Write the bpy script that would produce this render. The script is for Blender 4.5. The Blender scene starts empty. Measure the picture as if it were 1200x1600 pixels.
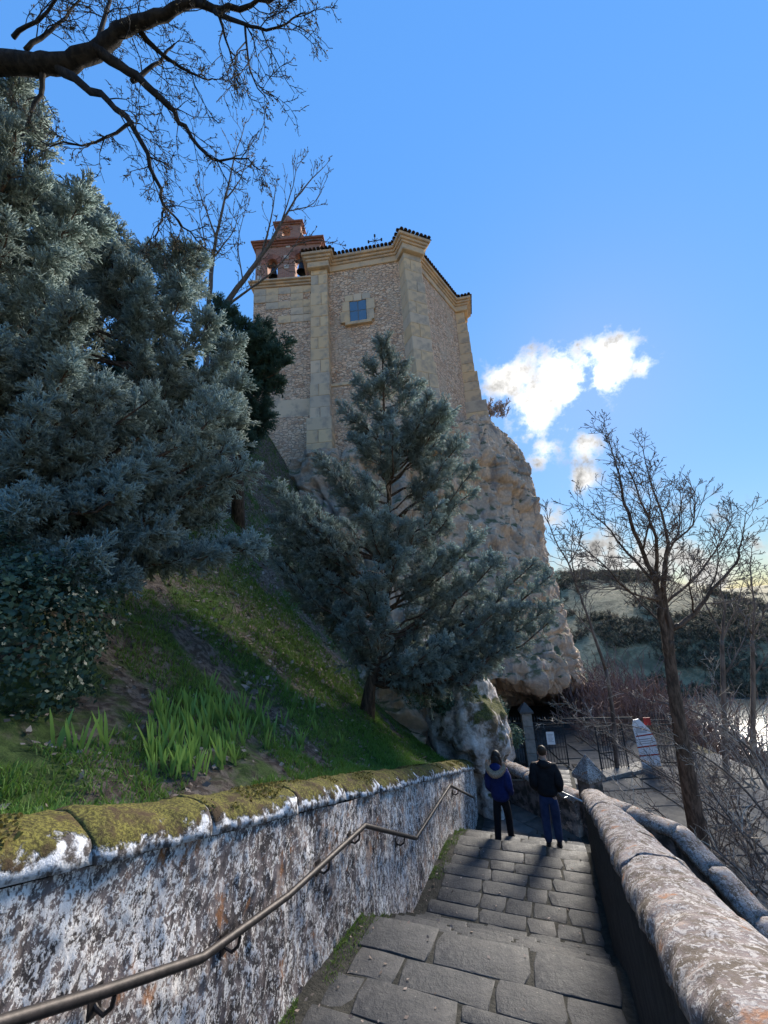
import bpy, bmesh, math, random
import numpy as np
from mathutils import Vector, Matrix, noise, geometry

R = math.radians
rng = np.random.default_rng(7)
random.seed(7)
sc = bpy.context.scene
COL = sc.collection

# ------------------------------------------------------------------ camera
F, PITCH, ROLL = 620.0, R(14), R(3.4)          # focal length in photo pixels (photo 1200 x 1600); eye at the origin
FW = np.array([0, math.cos(PITCH), math.sin(PITCH)])
_up = np.array([0, -math.sin(PITCH), math.cos(PITCH)]); _rt = np.array([1.0, 0, 0])
UP = math.cos(ROLL)*_up + math.sin(ROLL)*_rt
RT = math.cos(ROLL)*_rt - math.sin(ROLL)*_up
cam_d = bpy.data.cameras.new('camera'); cam = bpy.data.objects.new('camera', cam_d); COL.objects.link(cam)
cam_d.sensor_fit = 'VERTICAL'; cam_d.sensor_height = 36; cam_d.lens = 36*F/1600
cam_d.clip_start = 0.05; cam_d.clip_end = 6000
cam.matrix_world = Matrix(((RT[0], UP[0], -FW[0], 0), (RT[1], UP[1], -FW[1], 0), (RT[2], UP[2], -FW[2], 0), (0, 0, 0, 1)))
sc.camera = cam
sc.cycles.max_bounces = 16; sc.cycles.diffuse_bounces = 9; sc.cycles.transmission_bounces = 10

def ray(px, py): return FW + RT*(px-600)/F + UP*(800-py)/F
def at(px, py, dep): return ray(px, py)*dep                      # a point seen in the photo at a known distance along the view axis
def onplane(px, py, p0, n):
    r = ray(px, py); return r*((np.asarray(p0) @ n)/(r @ n))
def onz(px, py, z):
    r = ray(px, py); return r*(z/r[2])
def unit(v): v = np.asarray(v, float); return v/np.linalg.norm(v)

# ------------------------------------------------------------------ light
sc.view_settings.view_transform = 'Standard'; sc.view_settings.look = 'None'
sc.view_settings.gamma = 1; sc.view_settings.use_curve_mapping = False
sc.view_settings.exposure = 2.7
SUN_AZ, SUN_EL = R(31.0), R(27.0)              # azimuth clockwise from +Y
SUN_DIR = np.array([math.sin(SUN_AZ)*math.cos(SUN_EL), math.cos(SUN_AZ)*math.cos(SUN_EL), math.sin(SUN_EL)])
sun_d = bpy.data.lights.new('sun', 'SUN'); sun_d.energy = 1.8; sun_d.angle = R(26); sun_d.color = (1, .93, .82)   # veiled by the cloud in front of it
sun = bpy.data.objects.new('sun', sun_d); COL.objects.link(sun)
sun.rotation_euler = Vector(SUN_DIR).to_track_quat('Z', 'Y').to_euler()

world = bpy.data.worlds.new("World"); sc.world = world; world.use_nodes = True
wn = world.node_tree.nodes; wl = world.node_tree.links; wn.clear()
def wnode(t, **k):
    n = wn.new(t)
    for a, b in k.items(): setattr(n, a, b)
    return n
def wmath(op, a, b=None, c=None, clamp=False):
    n = wnode('ShaderNodeMath', operation=op, use_clamp=clamp)
    for i, v in enumerate((a, b, c)):
        if v is None: continue
        if isinstance(v, (int, float)): n.inputs[i].default_value = v
        else: wl.new(v, n.inputs[i])
    return n.outputs[0]
sky = wnode('ShaderNodeTexSky', sky_type='NISHITA', sun_disc=False, sun_elevation=SUN_EL, sun_rotation=SUN_AZ,
            altitude=1000, air_density=1.0, dust_density=0.1, ozone_density=2.2)
# the same gentle highlight roll-off over the whole sky (a phone camera's tone curve), and a clear mountain blue
lumn = wnode('ShaderNodeVectorMath', operation='DOT_PRODUCT'); wl.new(sky.outputs[0], lumn.inputs[0]); lumn.inputs[1].default_value = (.2126, .7152, .0722)
roll = wmath('MULTIPLY', wmath('POWER', wmath('ADD', lumn.outputs['Value'], .02), -.76), .60)
sks = wnode('ShaderNodeVectorMath', operation='SCALE'); wl.new(sky.outputs[0], sks.inputs[0]); wl.new(roll, sks.inputs['Scale'])
hsv = wnode('ShaderNodeHueSaturation'); hsv.inputs['Saturation'].default_value = 1.22; wl.new(sks.outputs[0], hsv.inputs['Color'])
SKYC = hsv.outputs[0]
geo = wnode('ShaderNodeTexCoord')
nrm = wnode('ShaderNodeVectorMath', operation='NORMALIZE'); wl.new(geo.outputs['Generated'], nrm.inputs[0])
D = nrm.outputs[0]
def cloud_noise(scale, detail, w):
    n = wnode('ShaderNodeTexNoise'); n.noise_dimensions = '4D'
    n.inputs['Scale'].default_value = scale; n.inputs['Detail'].default_value = detail; n.inputs['Roughness'].default_value = .62
    n.inputs['W'].default_value = w; wl.new(D, n.inputs['Vector']); return n.outputs['Fac']
nz = wmath('SUBTRACT', cloud_noise(11, 9, 1.7), .5)
nz2 = wmath('SUBTRACT', cloud_noise(30, 6, 4.1), .5)
# the cumulus clouds in view: centre (photo pixel), angular half-size in radians
CL = [(880, 598, .085, 1.0), (950, 572, .075, 1.0), (1005, 572, .04, .8), (795, 590, .075, 1.0), (835, 640, .10, 1.0), (850, 705, .05, .9), (912, 697, .034, .7), (912, 752, .034, .7), (862, 812, .04, .7),
      (1000, 880, .13, .8), (1180, 850, .03, .5), (1090, 885, .10, .8), (900, 880, .08, .7)]
acc = None
for px, py, sz, st in CL:
    d = unit(ray(px, py))
    dp = wnode('ShaderNodeVectorMath', operation='DISTANCE'); wl.new(D, dp.inputs[0]); dp.inputs[1].default_value = d
    v = wmath('SUBTRACT', 1.0, wmath('DIVIDE', dp.outputs['Value'], sz))
    v = wmath('MULTIPLY', v, min(1.0, st))
    acc = v if acc is None else wmath('MAXIMUM', acc, v)
dens = wmath('ADD', acc, wmath('ADD', wmath('MULTIPLY', nz, 3.3), wmath('MULTIPLY', nz2, 1.5)))
# scattered low clouds all round the horizon, as in the strip of sky above the hills
sep = wnode('ShaderNodeSeparateXYZ'); wl.new(D, sep.inputs[0])
low = wmath('SUBTRACT', 1.0, wmath('DIVIDE', wmath('ABSOLUTE', wmath('SUBTRACT', sep.outputs['Z'], .05)), .09))
dens2 = wmath('ADD', wmath('MULTIPLY', low, .55), wmath('ADD', wmath('MULTIPLY', nz, 2.4), -.2))
dens = wmath('MAXIMUM', dens, dens2)
mask = wnode('ShaderNodeMapRange'); mask.interpolation_type = 'SMOOTHSTEP'
wl.new(dens, mask.inputs['Value']); mask.inputs['From Min'].default_value = .0; mask.inputs['From Max'].default_value = .75
# clouds glow towards the sun
ds = wnode('ShaderNodeVectorMath', operation='DISTANCE'); wl.new(D, ds.inputs[0]); ds.inputs[1].default_value = tuple(SUN_DIR)
glow = wmath('POWER', wmath('MAXIMUM', wmath('SUBTRACT', 1.0, wmath('DIVIDE', ds.outputs['Value'], .55)), 0.0), 3.0)
cb = wmath('ADD', 1.0, wmath('MULTIPLY', glow, 1.5))
cb = wmath('MULTIPLY', cb, wmath('ADD', 1.0, wmath('ADD', wmath('MULTIPLY', nz2, -2.6), wmath('MULTIPLY', nz, -2.2))))
ccol = wnode('ShaderNodeVectorMath', operation='SCALE'); ccol.inputs[0].default_value = (1, .985, .96); wl.new(cb, ccol.inputs['Scale'])
mixc = wnode('ShaderNodeMix', data_type='RGBA'); wl.new(mask.outputs[0], mixc.inputs['Factor'])
wl.new(SKYC, mixc.inputs['A']); wl.new(ccol.outputs[0], mixc.inputs['B'])
bg = wnode('ShaderNodeBackground'); bg.inputs['Strength'].default_value = 0.12
wl.new(mixc.outputs['Result'], bg.inputs['Color'])
out = wnode('ShaderNodeOutputWorld'); wl.new(bg.outputs[0], out.inputs['Surface'])

# ------------------------------------------------------------------ materials
def new_mat(name):
    m = bpy.data.materials.new(name); m.use_nodes = True
    nt = m.node_tree; b = nt.nodes['Principled BSDF']; b.inputs['Specular IOR Level'].default_value = .25
    return m, nt, b
class N:                                      # small node-writing helper
    def __init__(s, nt): s.nt = nt
    def node(s, t, **k):
        n = s.nt.nodes.new(t)
        for a, b in k.items(): setattr(n, a, b)
        return n
    def link(s, a, b): s.nt.links.new(a, b)
    def setin(s, sock, v):
        if hasattr(v, 'is_linked'): s.link(v, sock)
        elif isinstance(v, (tuple, list)) and len(v) == 3 and sock.type == 'RGBA': sock.default_value = (*v, 1)
        else: sock.default_value = v
    def coord(s, scale=(1, 1, 1), rot=(0, 0, 0), kind='Object'):
        tc = s.node('ShaderNodeTexCoord'); mp = s.node('ShaderNodeMapping')
        mp.inputs['Scale'].default_value = scale; mp.inputs['Rotation'].default_value = rot
        s.link(tc.outputs[kind], mp.inputs[0]); return mp.outputs[0]
    def noise(s, vec, scale, detail=6, rough=.6, dist=0):
        n = s.node('ShaderNodeTexNoise'); s.link(vec, n.inputs['Vector'])
        n.inputs['Scale'].default_value = scale; n.inputs['Detail'].default_value = detail
        n.inputs['Roughness'].default_value = rough; n.inputs['Distortion'].default_value = dist; return n.outputs['Fac']
    def voro(s, vec, scale, feature='F1', out='Distance', rand=1):
        n = s.node('ShaderNodeTexVoronoi', feature=feature); s.link(vec, n.inputs['Vector'])
        n.inputs['Scale'].default_value = scale; n.inputs['Randomness'].default_value = rand; return n.outputs[out]
    def ramp(s, fac, stops):
        n = s.node('ShaderNodeValToRGB'); e = n.color_ramp.elements
        while len(e) < len(stops): e.new(.5)
        for x, (p, c) in zip(e, stops):
            x.position = p; x.color = (*c, 1) if isinstance(c, (tuple, list)) else (c, c, c, 1)
        s.link(fac, n.inputs[0]); return n.outputs[0]
    def mix(s, f, a, b, mode='MIX'):
        n = s.node('ShaderNodeMix', data_type='RGBA', blend_type=mode)
        s.setin(n.inputs['Factor'], f); s.setin(n.inputs['A'], a); s.setin(n.inputs['B'], b); return n.outputs['Result']
    def math(s, op, a, b=0.0, clamp=False):
        n = s.node('ShaderNodeMath', operation=op, use_clamp=clamp); s.setin(n.inputs[0], a); s.setin(n.inputs[1], b); return n.outputs[0]
    def step(s, f, a, b):
        n = s.node('ShaderNodeMapRange', interpolation_type='SMOOTHSTEP'); s.link(f, n.inputs[0])
        n.inputs['From Min'].default_value = a; n.inputs['From Max'].default_value = b; return n.outputs[0]
    def rand(s): return s.node('ShaderNodeObjectInfo').outputs['Random']
    def attr(s, name): return s.node('ShaderNodeAttribute', attribute_name=name).outputs['Fac']
    def normal_z(s):
        g = s.node('ShaderNodeNewGeometry'); x = s.node('ShaderNodeSeparateXYZ'); s.link(g.outputs['Normal'], x.inputs[0]); return x.outputs['Z']
    def bump(s, b, h, strength=.5, dist=.02):
        n = s.node('ShaderNodeBump'); n.inputs['Strength'].default_value = strength; n.inputs['Distance'].default_value = dist
        s.link(h, n.inputs['Height']); s.link(n.outputs[0], b.inputs['Normal'])

def simple(name, c1, c2, scale=8, rough=.8, bump=.3, dist=.01, rnd=.0, spec=.25, metal=0, detail=6):
    m, nt, b = new_mat(name); n = N(nt); v = n.coord()
    f = n.noise(v, scale, detail); col = n.mix(n.step(f, .35, .65), c1, c2)
    if rnd: 
        k = n.math('ADD', n.math('MULTIPLY', n.rand(), 2*rnd), 1-rnd)
        g = n.node('ShaderNodeCombineColor'); [n.link(k, i) for i in g.inputs]
        col = n.mix(1.0, col, g.outputs[0], 'MULTIPLY')
    n.link(col, b.inputs['Base Color']); b.inputs['Roughness'].default_value = rough
    b.inputs['Specular IOR Level'].default_value = spec; b.inputs['Metallic'].default_value = metal
    if bump: n.bump(b, n.noise(v, scale*3, 8), bump, dist)
    return m

M = {}
def lichen_wall(name, vec_scale, cover, white=1.0, ochre=.5, dark=(.055, .045, .043)):
    m, nt, b = new_mat(name); n = N(nt); v = n.coord(vec_scale)
    big = n.noise(v, 1.3, 4); mid = n.noise(v, 12, 7, .66, .6); fine = n.noise(v, 42, 6, .7)
    under = n.mix(n.step(n.noise(v, 5, 5), .4, .6), dark, (.20, .16, .15))
    under = n.mix(n.step(n.noise(v, 2.3, 3), .55, .7), under, (.34, .26, .22))
    s = n.math('ADD', n.math('MULTIPLY', mid, .75), n.math('ADD', n.math('MULTIPLY', fine, .65), n.math('MULTIPLY', big, .36)))
    msk = n.step(s, cover, cover+.07)
    lic = n.mix(n.step(n.noise(v, 3.1, 6), .38, .62), (.84, .79, .75), (.60, .56, .54))
    lic = n.mix(n.step(fine, .52, .66), lic, (.90, .86, .82))
    lic = n.mix(n.step(n.noise(v, 7.7, 4), .56, .68), lic, (.52, .44, .41))
    col = n.mix(msk, under, lic)
    expo = n.math('MULTIPLY', n.step(n.noise(v, .62, 5, .7, .3), .60, .64), n.step(fine, .40, .55)); msk = n.math('SUBTRACT', msk, expo, True)
    under = n.mix(expo, under, (.52, .38, .30))
    drip = n.math('MULTIPLY', n.step(n.noise(n.coord((2.6, 2.6, .22)), 1.5, 6, .65), .54, .68), .75)
    lic = n.mix(drip, lic, (.22, .185, .17))
    if white < 1: lic = n.mix(1.0, lic, (white, white*.97, white*.95), 'MULTIPLY')
    col = n.mix(msk, under, lic)
    och = n.math('MULTIPLY', n.step(n.noise(v, 3.7, 5, .6), .64-.04*ochre, .70), min(1, ochre)*.8)
    col = n.mix(och, col, (.34, .14, .05))
    n.link(col, b.inputs['Base Color']); b.inputs['Roughness'].default_value = .9
    n.bump(b, n.math('ADD', n.math('MULTIPLY', s, 1.0), n.math('MULTIPLY', msk, .35)), .55, .012)
    return m
M['lichen'] = lichen_wall('lichen plaster', (1.9, 1.9, 1.35), .862, ochre=1.4)
M['lichen_cap'] = lichen_wall('lichen coping', (2.2, 2.2, 2.2), .86, .52, ochre=.9, dark=(.10, .075, .055))
M['dark_wall'] = simple('near black wall', (.022, .021, .02), (.045, .042, .038), 7, .95, .6, .03)  # plain near-black tone for the parapet face and the garden wall's core
M['low_wall'] = lichen_wall('low wall stone', (1, 1, 1), 1.04, ochre=.3, dark=(.05, .045, .04))

def mossy_cap():
    m, nt, b = new_mat('moss covered coping'); n = N(nt); v = n.coord()
    f = n.noise(v, 3.2, 7, .65, .4); nzv = n.normal_z()
    f2 = n.math('ADD', n.math('MULTIPLY', f, .6), n.math('MULTIPLY', n.noise(v, 11, 6, .7), .4)); ms = n.step(n.math('ADD', n.math('MULTIPLY', nzv, .26), f2),   .570, .630)
    fine = n.noise(v, 60, 5, .7)
    moss = n.mix(n.step(fine, .4, .65), (.06, .05, .016), (.215, .19, .045))
    moss = n.mix(n.step(n.noise(v, 5.5, 5), .5, .64), moss, (.07, .045, .025))
    s = n.noise(v, 14, 7, .66); lic = n.mix(n.step(s, .42, .56), (.10, .085, .08), (.78, .77, .78))
    n.link(n.mix(ms, lic, moss), b.inputs['Base Color']); b.inputs['Roughness'].default_value = .95
    n.bump(b, n.math('ADD', n.math('MULTIPLY', fine, .6), n.math('MULTIPLY', ms, 1.2)), .9, .02)
    return m
M['mossy_cap'] = mossy_cap()

def paving():
    m, nt, b = new_mat('worn paving stone'); n = N(nt); v = n.coord(); r = n.rand()
    base = n.ramp(r, [(0, (.038, .039, .041)), (.35, (.068, .066, .065)), (.7, (.050, .050, .052)), (1, (.088, .082, .078))])
    base = n.mix(n.math('MULTIPLY', n.step(n.noise(v, 5, 7, .65), .42, .66), .7), base, (.12, .112, .104))
    base = n.mix(n.step(n.noise(v, 38, 3), .66, .72), base, (.26, .24, .21))
    base = n.mix(n.math('MULTIPLY', n.step(n.noise(v, 2.0, 5), .55, .7), .55), base, (.042, .04, .035))
    n.link(base, b.inputs['Base Color']); n.link(n.ramp(n.noise(v, 6, 4), [(.3, .5), (.7, .8)]), b.inputs['Roughness'])
    n.bump(b, n.math('ADD', n.noise(v, 9, 8, .65), n.math('MULTIPLY', n.noise(v, 55, 5, .7), .35)), .85, .022)
    return m
M['paving'] = paving()
M['mortar'] = simple('dirty joints', (.032, .030, .024), (.060, .055, .044), 14, .95, .8, .02)
M['flag'] = simple('flagstone', (.075, .074, .074), (.115, .11, .105), 4, .9, .5, .01, rnd=.18)
M['step_stone'] = simple('threshold stone', (.20, .19, .17), (.28, .26, .235), 6, .8, .5, .01, rnd=.1)

def rock():
    m, nt, b = new_mat('conglomerate rock'); n = N(nt); v = n.coord()
    w = n.noise(v, .28, 8, .62, .6)
    col = n.ramp(w, [(.28, (.30, .215, .155)), (.45, (.50, .36, .26)), (.58, (.66, .46, .32)), (.75, (.48, .36, .275))])
    vs = n.coord((1.3, 1.3, .16))
    col = n.mix(n.math('MULTIPLY', n.step(n.noise(vs, 1.1, 6), .52, .68), .8), col, (.16, .14, .135))
    col = n.mix(n.math('MULTIPLY', n.step(n.noise(v, .9, 6), .60, .70), .7), col, (.42, .27, .17))
    peb = n.voro(v, 5.5); col = n.mix(n.math('MULTIPLY', n.step(peb, .34, .60), .22), col, (.20, .16, .14))
    up = n.normal_z(); mo = n.math('MULTIPLY', n.step(up, .25, .7), n.step(n.noise(v, 1.7, 6), .42, .55))
    col = n.mix(n.math('MULTIPLY', mo, .85), col, (.06, .075, .025))
    n.link(col, b.inputs['Base Color']); b.inputs['Roughness'].default_value = .95
    n.bump(b, n.math('ADD', n.noise(v, 2.2, 10, .62), n.math('MULTIPLY', peb, -.12)), .8, .16)
    return m
M['rock'] = rock()
def outcrop():
    m, nt, b = new_mat('mossy outcrop rock'); n = N(nt); v = n.coord()
    f = n.noise(v, 3.0, 8, .65); col = n.ramp(f, [(.34, (.14, .115, .10)), (.48, (.48, .41, .36)), (.62, (.72, .66, .62))])
    col = n.mix(n.step(n.noise(v, 1.6, 6, .6), .50, .60), col, (.13, .095, .06))
    mo = n.step(n.math('ADD', n.math('MULTIPLY', n.normal_z(), .22), n.noise(v, 1.4, 7, .6)),   .60, .70)
    col = n.mix(mo, col, n.mix(n.step(n.noise(v, 30, 4), .4, .6), (.05, .055, .018), (.13, .12, .035)))
    n.link(col, b.inputs['Base Color']); b.inputs['Roughness'].default_value = .95
    n.bump(b, n.noise(v, 6, 10, .65), 1.0, .08); return m
M['outcrop'] = outcrop()

def rubble():
    m, nt, b = new_mat('rubble masonry'); n = N(nt); v = n.coord((1, 1, 1.9))
    wv = n.node('ShaderNodeTexNoise'); n.link(v, wv.inputs['Vector']); wv.inputs['Scale'].default_value = 2.2; wv.inputs['Detail'].default_value = 3
    vm = n.node('ShaderNodeVectorMath', operation='SCALE'); n.link(wv.outputs['Color'], vm.inputs[0]); vm.inputs['Scale'].default_value = .35
    va = n.node('ShaderNodeVectorMath', operation='ADD'); n.link(v, va.inputs[0]); n.link(vm.outputs[0], va.inputs[1]); v2 = va.outputs[0]
    ed = n.voro(v2, 3.6, 'DISTANCE_TO_EDGE'); cc = n.voro(v2, 3.6, 'F1', 'Color')
    sp = n.node('ShaderNodeSeparateColor'); n.link(cc, sp.inputs[0])
    st = n.ramp(sp.outputs[0], [(0, (.50, .29, .18)), (.4, (.80, .53, .35)), (.7, (.84, .60, .42)), (1, (.60, .44, .33))])
    st = n.mix(n.math('MULTIPLY', n.step(n.noise(v, .45, 5), .42, .62), .5), st, (.70, .45, .31))
    col = n.mix(n.step(ed, .015, .07), (.30, .22, .17), st)
    col = n.mix(n.math('MULTIPLY', n.step(n.noise(n.coord((1, 1, .25)), .8, 6), .58, .72), .5), col, (.17, .15, .14))
    rp = n.math('MULTIPLY', n.step(n.noise(n.coord(), .33, 6, .6, .5), .53, .60), .62); col = n.mix(rp, col, n.mix(n.noise(v, 2.5, 6), (.44, .33, .24), (.74, .55, .40)))
    n.link(col, b.inputs['Base Color']); b.inputs['Roughness'].default_value = .92
    n.bump(b, n.math('ADD', n.step(ed, 0, .12), n.math('MULTIPLY', n.noise(v, 9, 6), .6)), .8, .07); return m
M['rubble'] = rubble()
M['rough_rubble'] = simple('rough foundation rubble', (.22, .16, .13), (.52, .40, .32), 3.2, .95, 1.0, .25)
def ashlar():
    m, nt, b = new_mat('ashlar sandstone'); n = N(nt); v = n.coord(); r = n.rand()
    col = n.ramp(r, [(0, (.66, .45, .26)), (.3, (.58, .43, .29)), (.6, (.70, .49, .29)), (.8, (.48, .39, .30)), (1, (.66, .49, .34))])
    col = n.mix(n.math('MULTIPLY', n.step(n.noise(v, 1.2, 7), .46, .68), .7), col, (.27, .23, .20))
    n.link(col, b.inputs['Base Color']); b.inputs['Roughness'].default_value = .9
    n.bump(b, n.noise(v, 5, 8), .5, .03); return m
M['ashlar'] = ashlar()
M['cornice'] = simple('cornice sandstone', (.64, .45, .29), (.42, .32, .24), 1.6, .9, .4, .03)
def brick():
    m, nt, b = new_mat('old brick'); n = N(nt)
    tc = n.node('ShaderNodeTexCoord'); br = n.node('ShaderNodeTexBrick'); n.link(tc.outputs['UV'], br.inputs['Vector'])
    br.inputs['Color1'].default_value = (.42, .185, .125, 1); br.inputs['Color2'].default_value = (.29, .125, .09, 1); br.inputs['Mortar'].default_value = (.30, .23, .19, 1)
    br.inputs['Scale'].default_value = 1; br.inputs['Brick Width'].default_value = .32; br.inputs['Row Height'].default_value = .105; br.inputs['Mortar Size'].default_value = .018
    v = n.coord(); col = n.mix(n.math('MULTIPLY', n.step(n.noise(v, 1.1, 6), .5, .7), .55), br.outputs['Color'], (.10, .075, .065))
    n.link(col, b.inputs['Base Color']); b.inputs['Roughness'].default_value = .92
    n.bump(b, br.outputs['Fac'], -.5, .02); return m
M['brick'] = brick()
M['tile'] = simple('roof tile', (.07, .05, .042), (.15, .095, .07), 3, .9, .4, .02, rnd=.25)
M['white_block'] = simple('pale limestone block', (.45, .40, .36), (.55, .50, .46), 3, .9, .3)
M['iron'] = simple('painted iron', (.035, .037, .04), (.055, .055, .055), 20, .85, .2, .004, spec=.1)
M['rail'] = simple('worn iron rail', (.06, .05, .047), (.035, .03, .028), 25, .55, .25, .003, spec=.5, metal=.6)
M['pale_rail'] = simple('galvanised rail', (.38, .38, .38), (.30, .30, .30), 20, .4, .1, spec=.5, metal=.5)
M['bronze'] = simple('dark bronze', (.03, .035, .04), (.05, .06, .065), 8, .5, .2, metal=.6)
def glass():
    m, nt, b = new_mat('window glass'); b.inputs['Base Color'].default_value = (.05, .08, .12, 1); b.inputs['Roughness'].default_value = .12
    b.inputs['Specular IOR Level'].default_value = 1.0; b.inputs['Coat Weight'].default_value = 1.0; b.inputs['Coat Roughness'].default_value = .05; return m
M['glass'] = glass()
M['lead'] = simple('grey window bar', (.12, .13, .15), (.18, .19, .2), 20, .6, .0)
M['white'] = simple('white board', (.78, .78, .80), (.70, .70, .72), 5, .5, .0)
M['paper'] = simple('white paper', (.80, .80, .80), (.76, .76, .76), 5, .7, .0)
M['red'] = simple('red print', (.36, .04, .035), (.30, .035, .03), 5, .6, .0)
M['grey_print'] = simple('grey print', (.30, .30, .32), (.25, .25, .27), 9, .7, .0)

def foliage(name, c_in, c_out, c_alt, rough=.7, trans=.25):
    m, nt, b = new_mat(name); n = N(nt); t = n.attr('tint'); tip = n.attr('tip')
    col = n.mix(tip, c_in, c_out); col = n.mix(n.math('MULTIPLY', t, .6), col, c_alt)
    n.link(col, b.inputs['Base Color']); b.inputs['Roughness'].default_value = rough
    tr = n.node('ShaderNodeBsdfTranslucent'); n.link(col, tr.inputs[0]); mx = n.node('ShaderNodeMixShader'); mx.inputs[0].default_value = trans
    o = nt.nodes['Material Output']; n.link(b.outputs[0], mx.inputs[1]); n.link(tr.outputs[0], mx.inputs[2]); n.link(mx.outputs[0], o.inputs[0])
    return m
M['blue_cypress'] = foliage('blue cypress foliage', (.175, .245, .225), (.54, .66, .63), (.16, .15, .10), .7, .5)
M['dark_cypress'] = foliage('green cypress foliage', (.035, .07, .05), (.085, .16, .115), (.05, .08, .06), .7, .3)
M['ivy_leaf'] = foliage('ivy leaf', (.035, .065, .035), (.075, .12, .065), (.05, .09, .075), .35)
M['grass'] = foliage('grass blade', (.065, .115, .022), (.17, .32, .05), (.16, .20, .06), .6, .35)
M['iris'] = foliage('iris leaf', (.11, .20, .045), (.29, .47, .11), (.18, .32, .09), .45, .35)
M['dead_leaf'] = foliage('fallen leaf', (.22, .165, .13), (.46, .37, .31), (.13, .09, .065), .8, .1)
M['moss'] = foliage('moss tuft', (.06, .052, .015), (.24, .215, .045), (.16, .10, .04), .9, .2)
M['scrub'] = foliage('dark scrub', (.05, .052, .03), (.10, .10, .062), (.15, .11, .085), .9, .1)
M['bud'] = foliage('leaf bud', (.06, .055, .03), (.11, .10, .05), (.07, .05, .04), .7, .3)
def bark(name, a, b_, sc_=14):
    m, nt, b = new_mat(name); n = N(nt); v = n.coord((1, 1, .25)); f = n.noise(v, sc_, 7, .65)
    n.link(n.mix(n.step(f, .4, .62), a, b_), b.inputs['Base Color']); b.inputs['Roughness'].default_value = .9
    n.bump(b, f, .9, .03); return m
M['bark'] = bark('brown bark', (.06, .042, .032), (.15, .105, .08))
M['dark_bark'] = bark('dark bark', (.012, .011, .012), (.035, .030, .028))
M['grey_bark'] = bark('grey bark', (.075, .065, .06), (.15, .13, .12))
M['twig'] = bark('twig bark', (.09, .07, .06), (.20, .16, .14), 4)
M['pale_twig'] = bark('pale twig bark', (.26, .23, .19), (.44, .39, .34), 4)

M['brush_twig'] = bark('reddish brush bark', (.12, .075, .065), (.24, .165, .145), 3)
def earth():
    m, nt, b = new_mat('garden soil and turf'); n = N(nt); v = n.coord()
    f = n.noise(v, 1.1, 8, .65); soil = n.mix(n.step(n.noise(v, 9, 8), .4, .62), (.07, .05, .038), (.19, .15, .12))
    up_ = n.node('ShaderNodeSeparateXYZ'); n.link(v, up_.inputs[0]); f = n.math('ADD', f, n.math('MULTIPLY', n.step(up_.outputs['Z'], 0, 6), .06)); turf = n.mix(n.step(n.noise(v, 7, 7), .4, .6), (.04, .065, .015), (.08, .12, .03))
    n.link(n.mix(n.step(f, .44, .56), turf, soil), b.inputs['Base Color']); b.inputs['Roughness'].default_value = .95
    n.bump(b, n.noise(v, 12, 9, .7), 1.0, .06); return m
M['earth'] = earth()
def land():
    m, nt, b = new_mat('valley land'); n = N(nt); v = n.coord()
    f = n.noise(v, .012, 9, .62, .5)
    col = n.ramp(f, [(.32, (.13, .12, .065)), (.46, (.25, .205, .115)), (.56, (.38, .31, .18)), (.7, (.46, .39, .25))])
    col = n.mix(n.math('MULTIPLY', n.step(n.noise(v, .11, 7, .7), .50, .62), .7), col, (.075, .075, .05))
    col = n.mix(n.math('MULTIPLY', n.step(n.noise(v, .35, 8, .75), .46, .60), .75), col, (.10, .09, .05))
    n.link(col, b.inputs['Base Color']); b.inputs['Roughness'].default_value = .95
    n.bump(b, n.noise(v, .7, 8, .7), 1.0, .5); return m
M['land'] = land()
def water():
    m, nt, b = new_mat('river water'); n = N(nt); b.inputs['Base Color'].default_value = (.03, .045, .05, 1)
    b.inputs['Roughness'].default_value = .12; b.inputs['Specular IOR Level'].default_value = .5
    n.bump(b, n.noise(n.coord((1, 1.6, 1)), 2.2, 4), .22, .06); return m
M['water'] = water()
def cloth(name, a, b_, rough=.85, scale=9): return simple(name, a, b_, scale, rough, .5, .012, spec=.15)
M['skin'] = simple('skin', (.46, .28, .21), (.42, .25, .185), 6, .6, 0)
M['black_cloth'] = cloth('black jacket cloth', (.010, .010, .012), (.019, .019, .021))
M['navy_cloth'] = cloth('navy parka cloth', (.012, .020, .085), (.020, .030, .115))
M['jeans'] = cloth('blue denim', (.020, .035, .085), (.035, .052, .115))
M['black_trousers'] = cloth('black trouser cloth', (.008, .008, .011), (.014, .014, .016))
M['hair_brown'] = simple('brown hair', (.030, .018, .012), (.055, .034, .022), 40, .6, .6, .006)
M['hair_dark'] = simple('dark hair', (.022, .014, .011), (.045, .028, .020), 40, .55, .6, .006)
M['fur'] = simple('tan fur', (.34, .21, .13), (.62, .44, .30), 60, .95, .9, .02)
M['shoe'] = simple('dark shoe', (.012, .012, .014), (.02, .02, .02), 9, .6, .1)
M['sole'] = simple('pale shoe sole', (.55, .54, .52), (.5, .5, .5), 9, .7, 0)

# ------------------------------------------------------------------ object helpers
def props(o, label=None, cat=None, group=None, kind=None):
    if label: o['label'] = label
    if cat: o['category'] = cat
    if group: o['group'] = group
    if kind: o['kind'] = kind
    return o
def thing(name, loc, label, cat, group=None):
    o = bpy.data.objects.new(name, None); COL.objects.link(o); o.location = Vector([float(q) for q in loc]); o.empty_display_size = .2
    return props(o, label, cat, group)
def world_loc(o):
    p = Vector((0, 0, 0))
    while o is not None: p += Vector(o.location); o = o.parent
    return np.array(p)
def link_mesh(name, me, mat, parent=None, loc=(0, 0, 0), kind=None, label=None):
    o = bpy.data.objects.new(name, me); COL.objects.link(o); o.location = Vector([float(q) for q in loc])
    if parent is not None: o.parent = parent
    if mat is not None and not me.materials: me.materials.append(M[mat] if isinstance(mat, str) else mat)
    if kind: o['kind'] = kind
    if label: o['label'] = label
    return o
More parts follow.
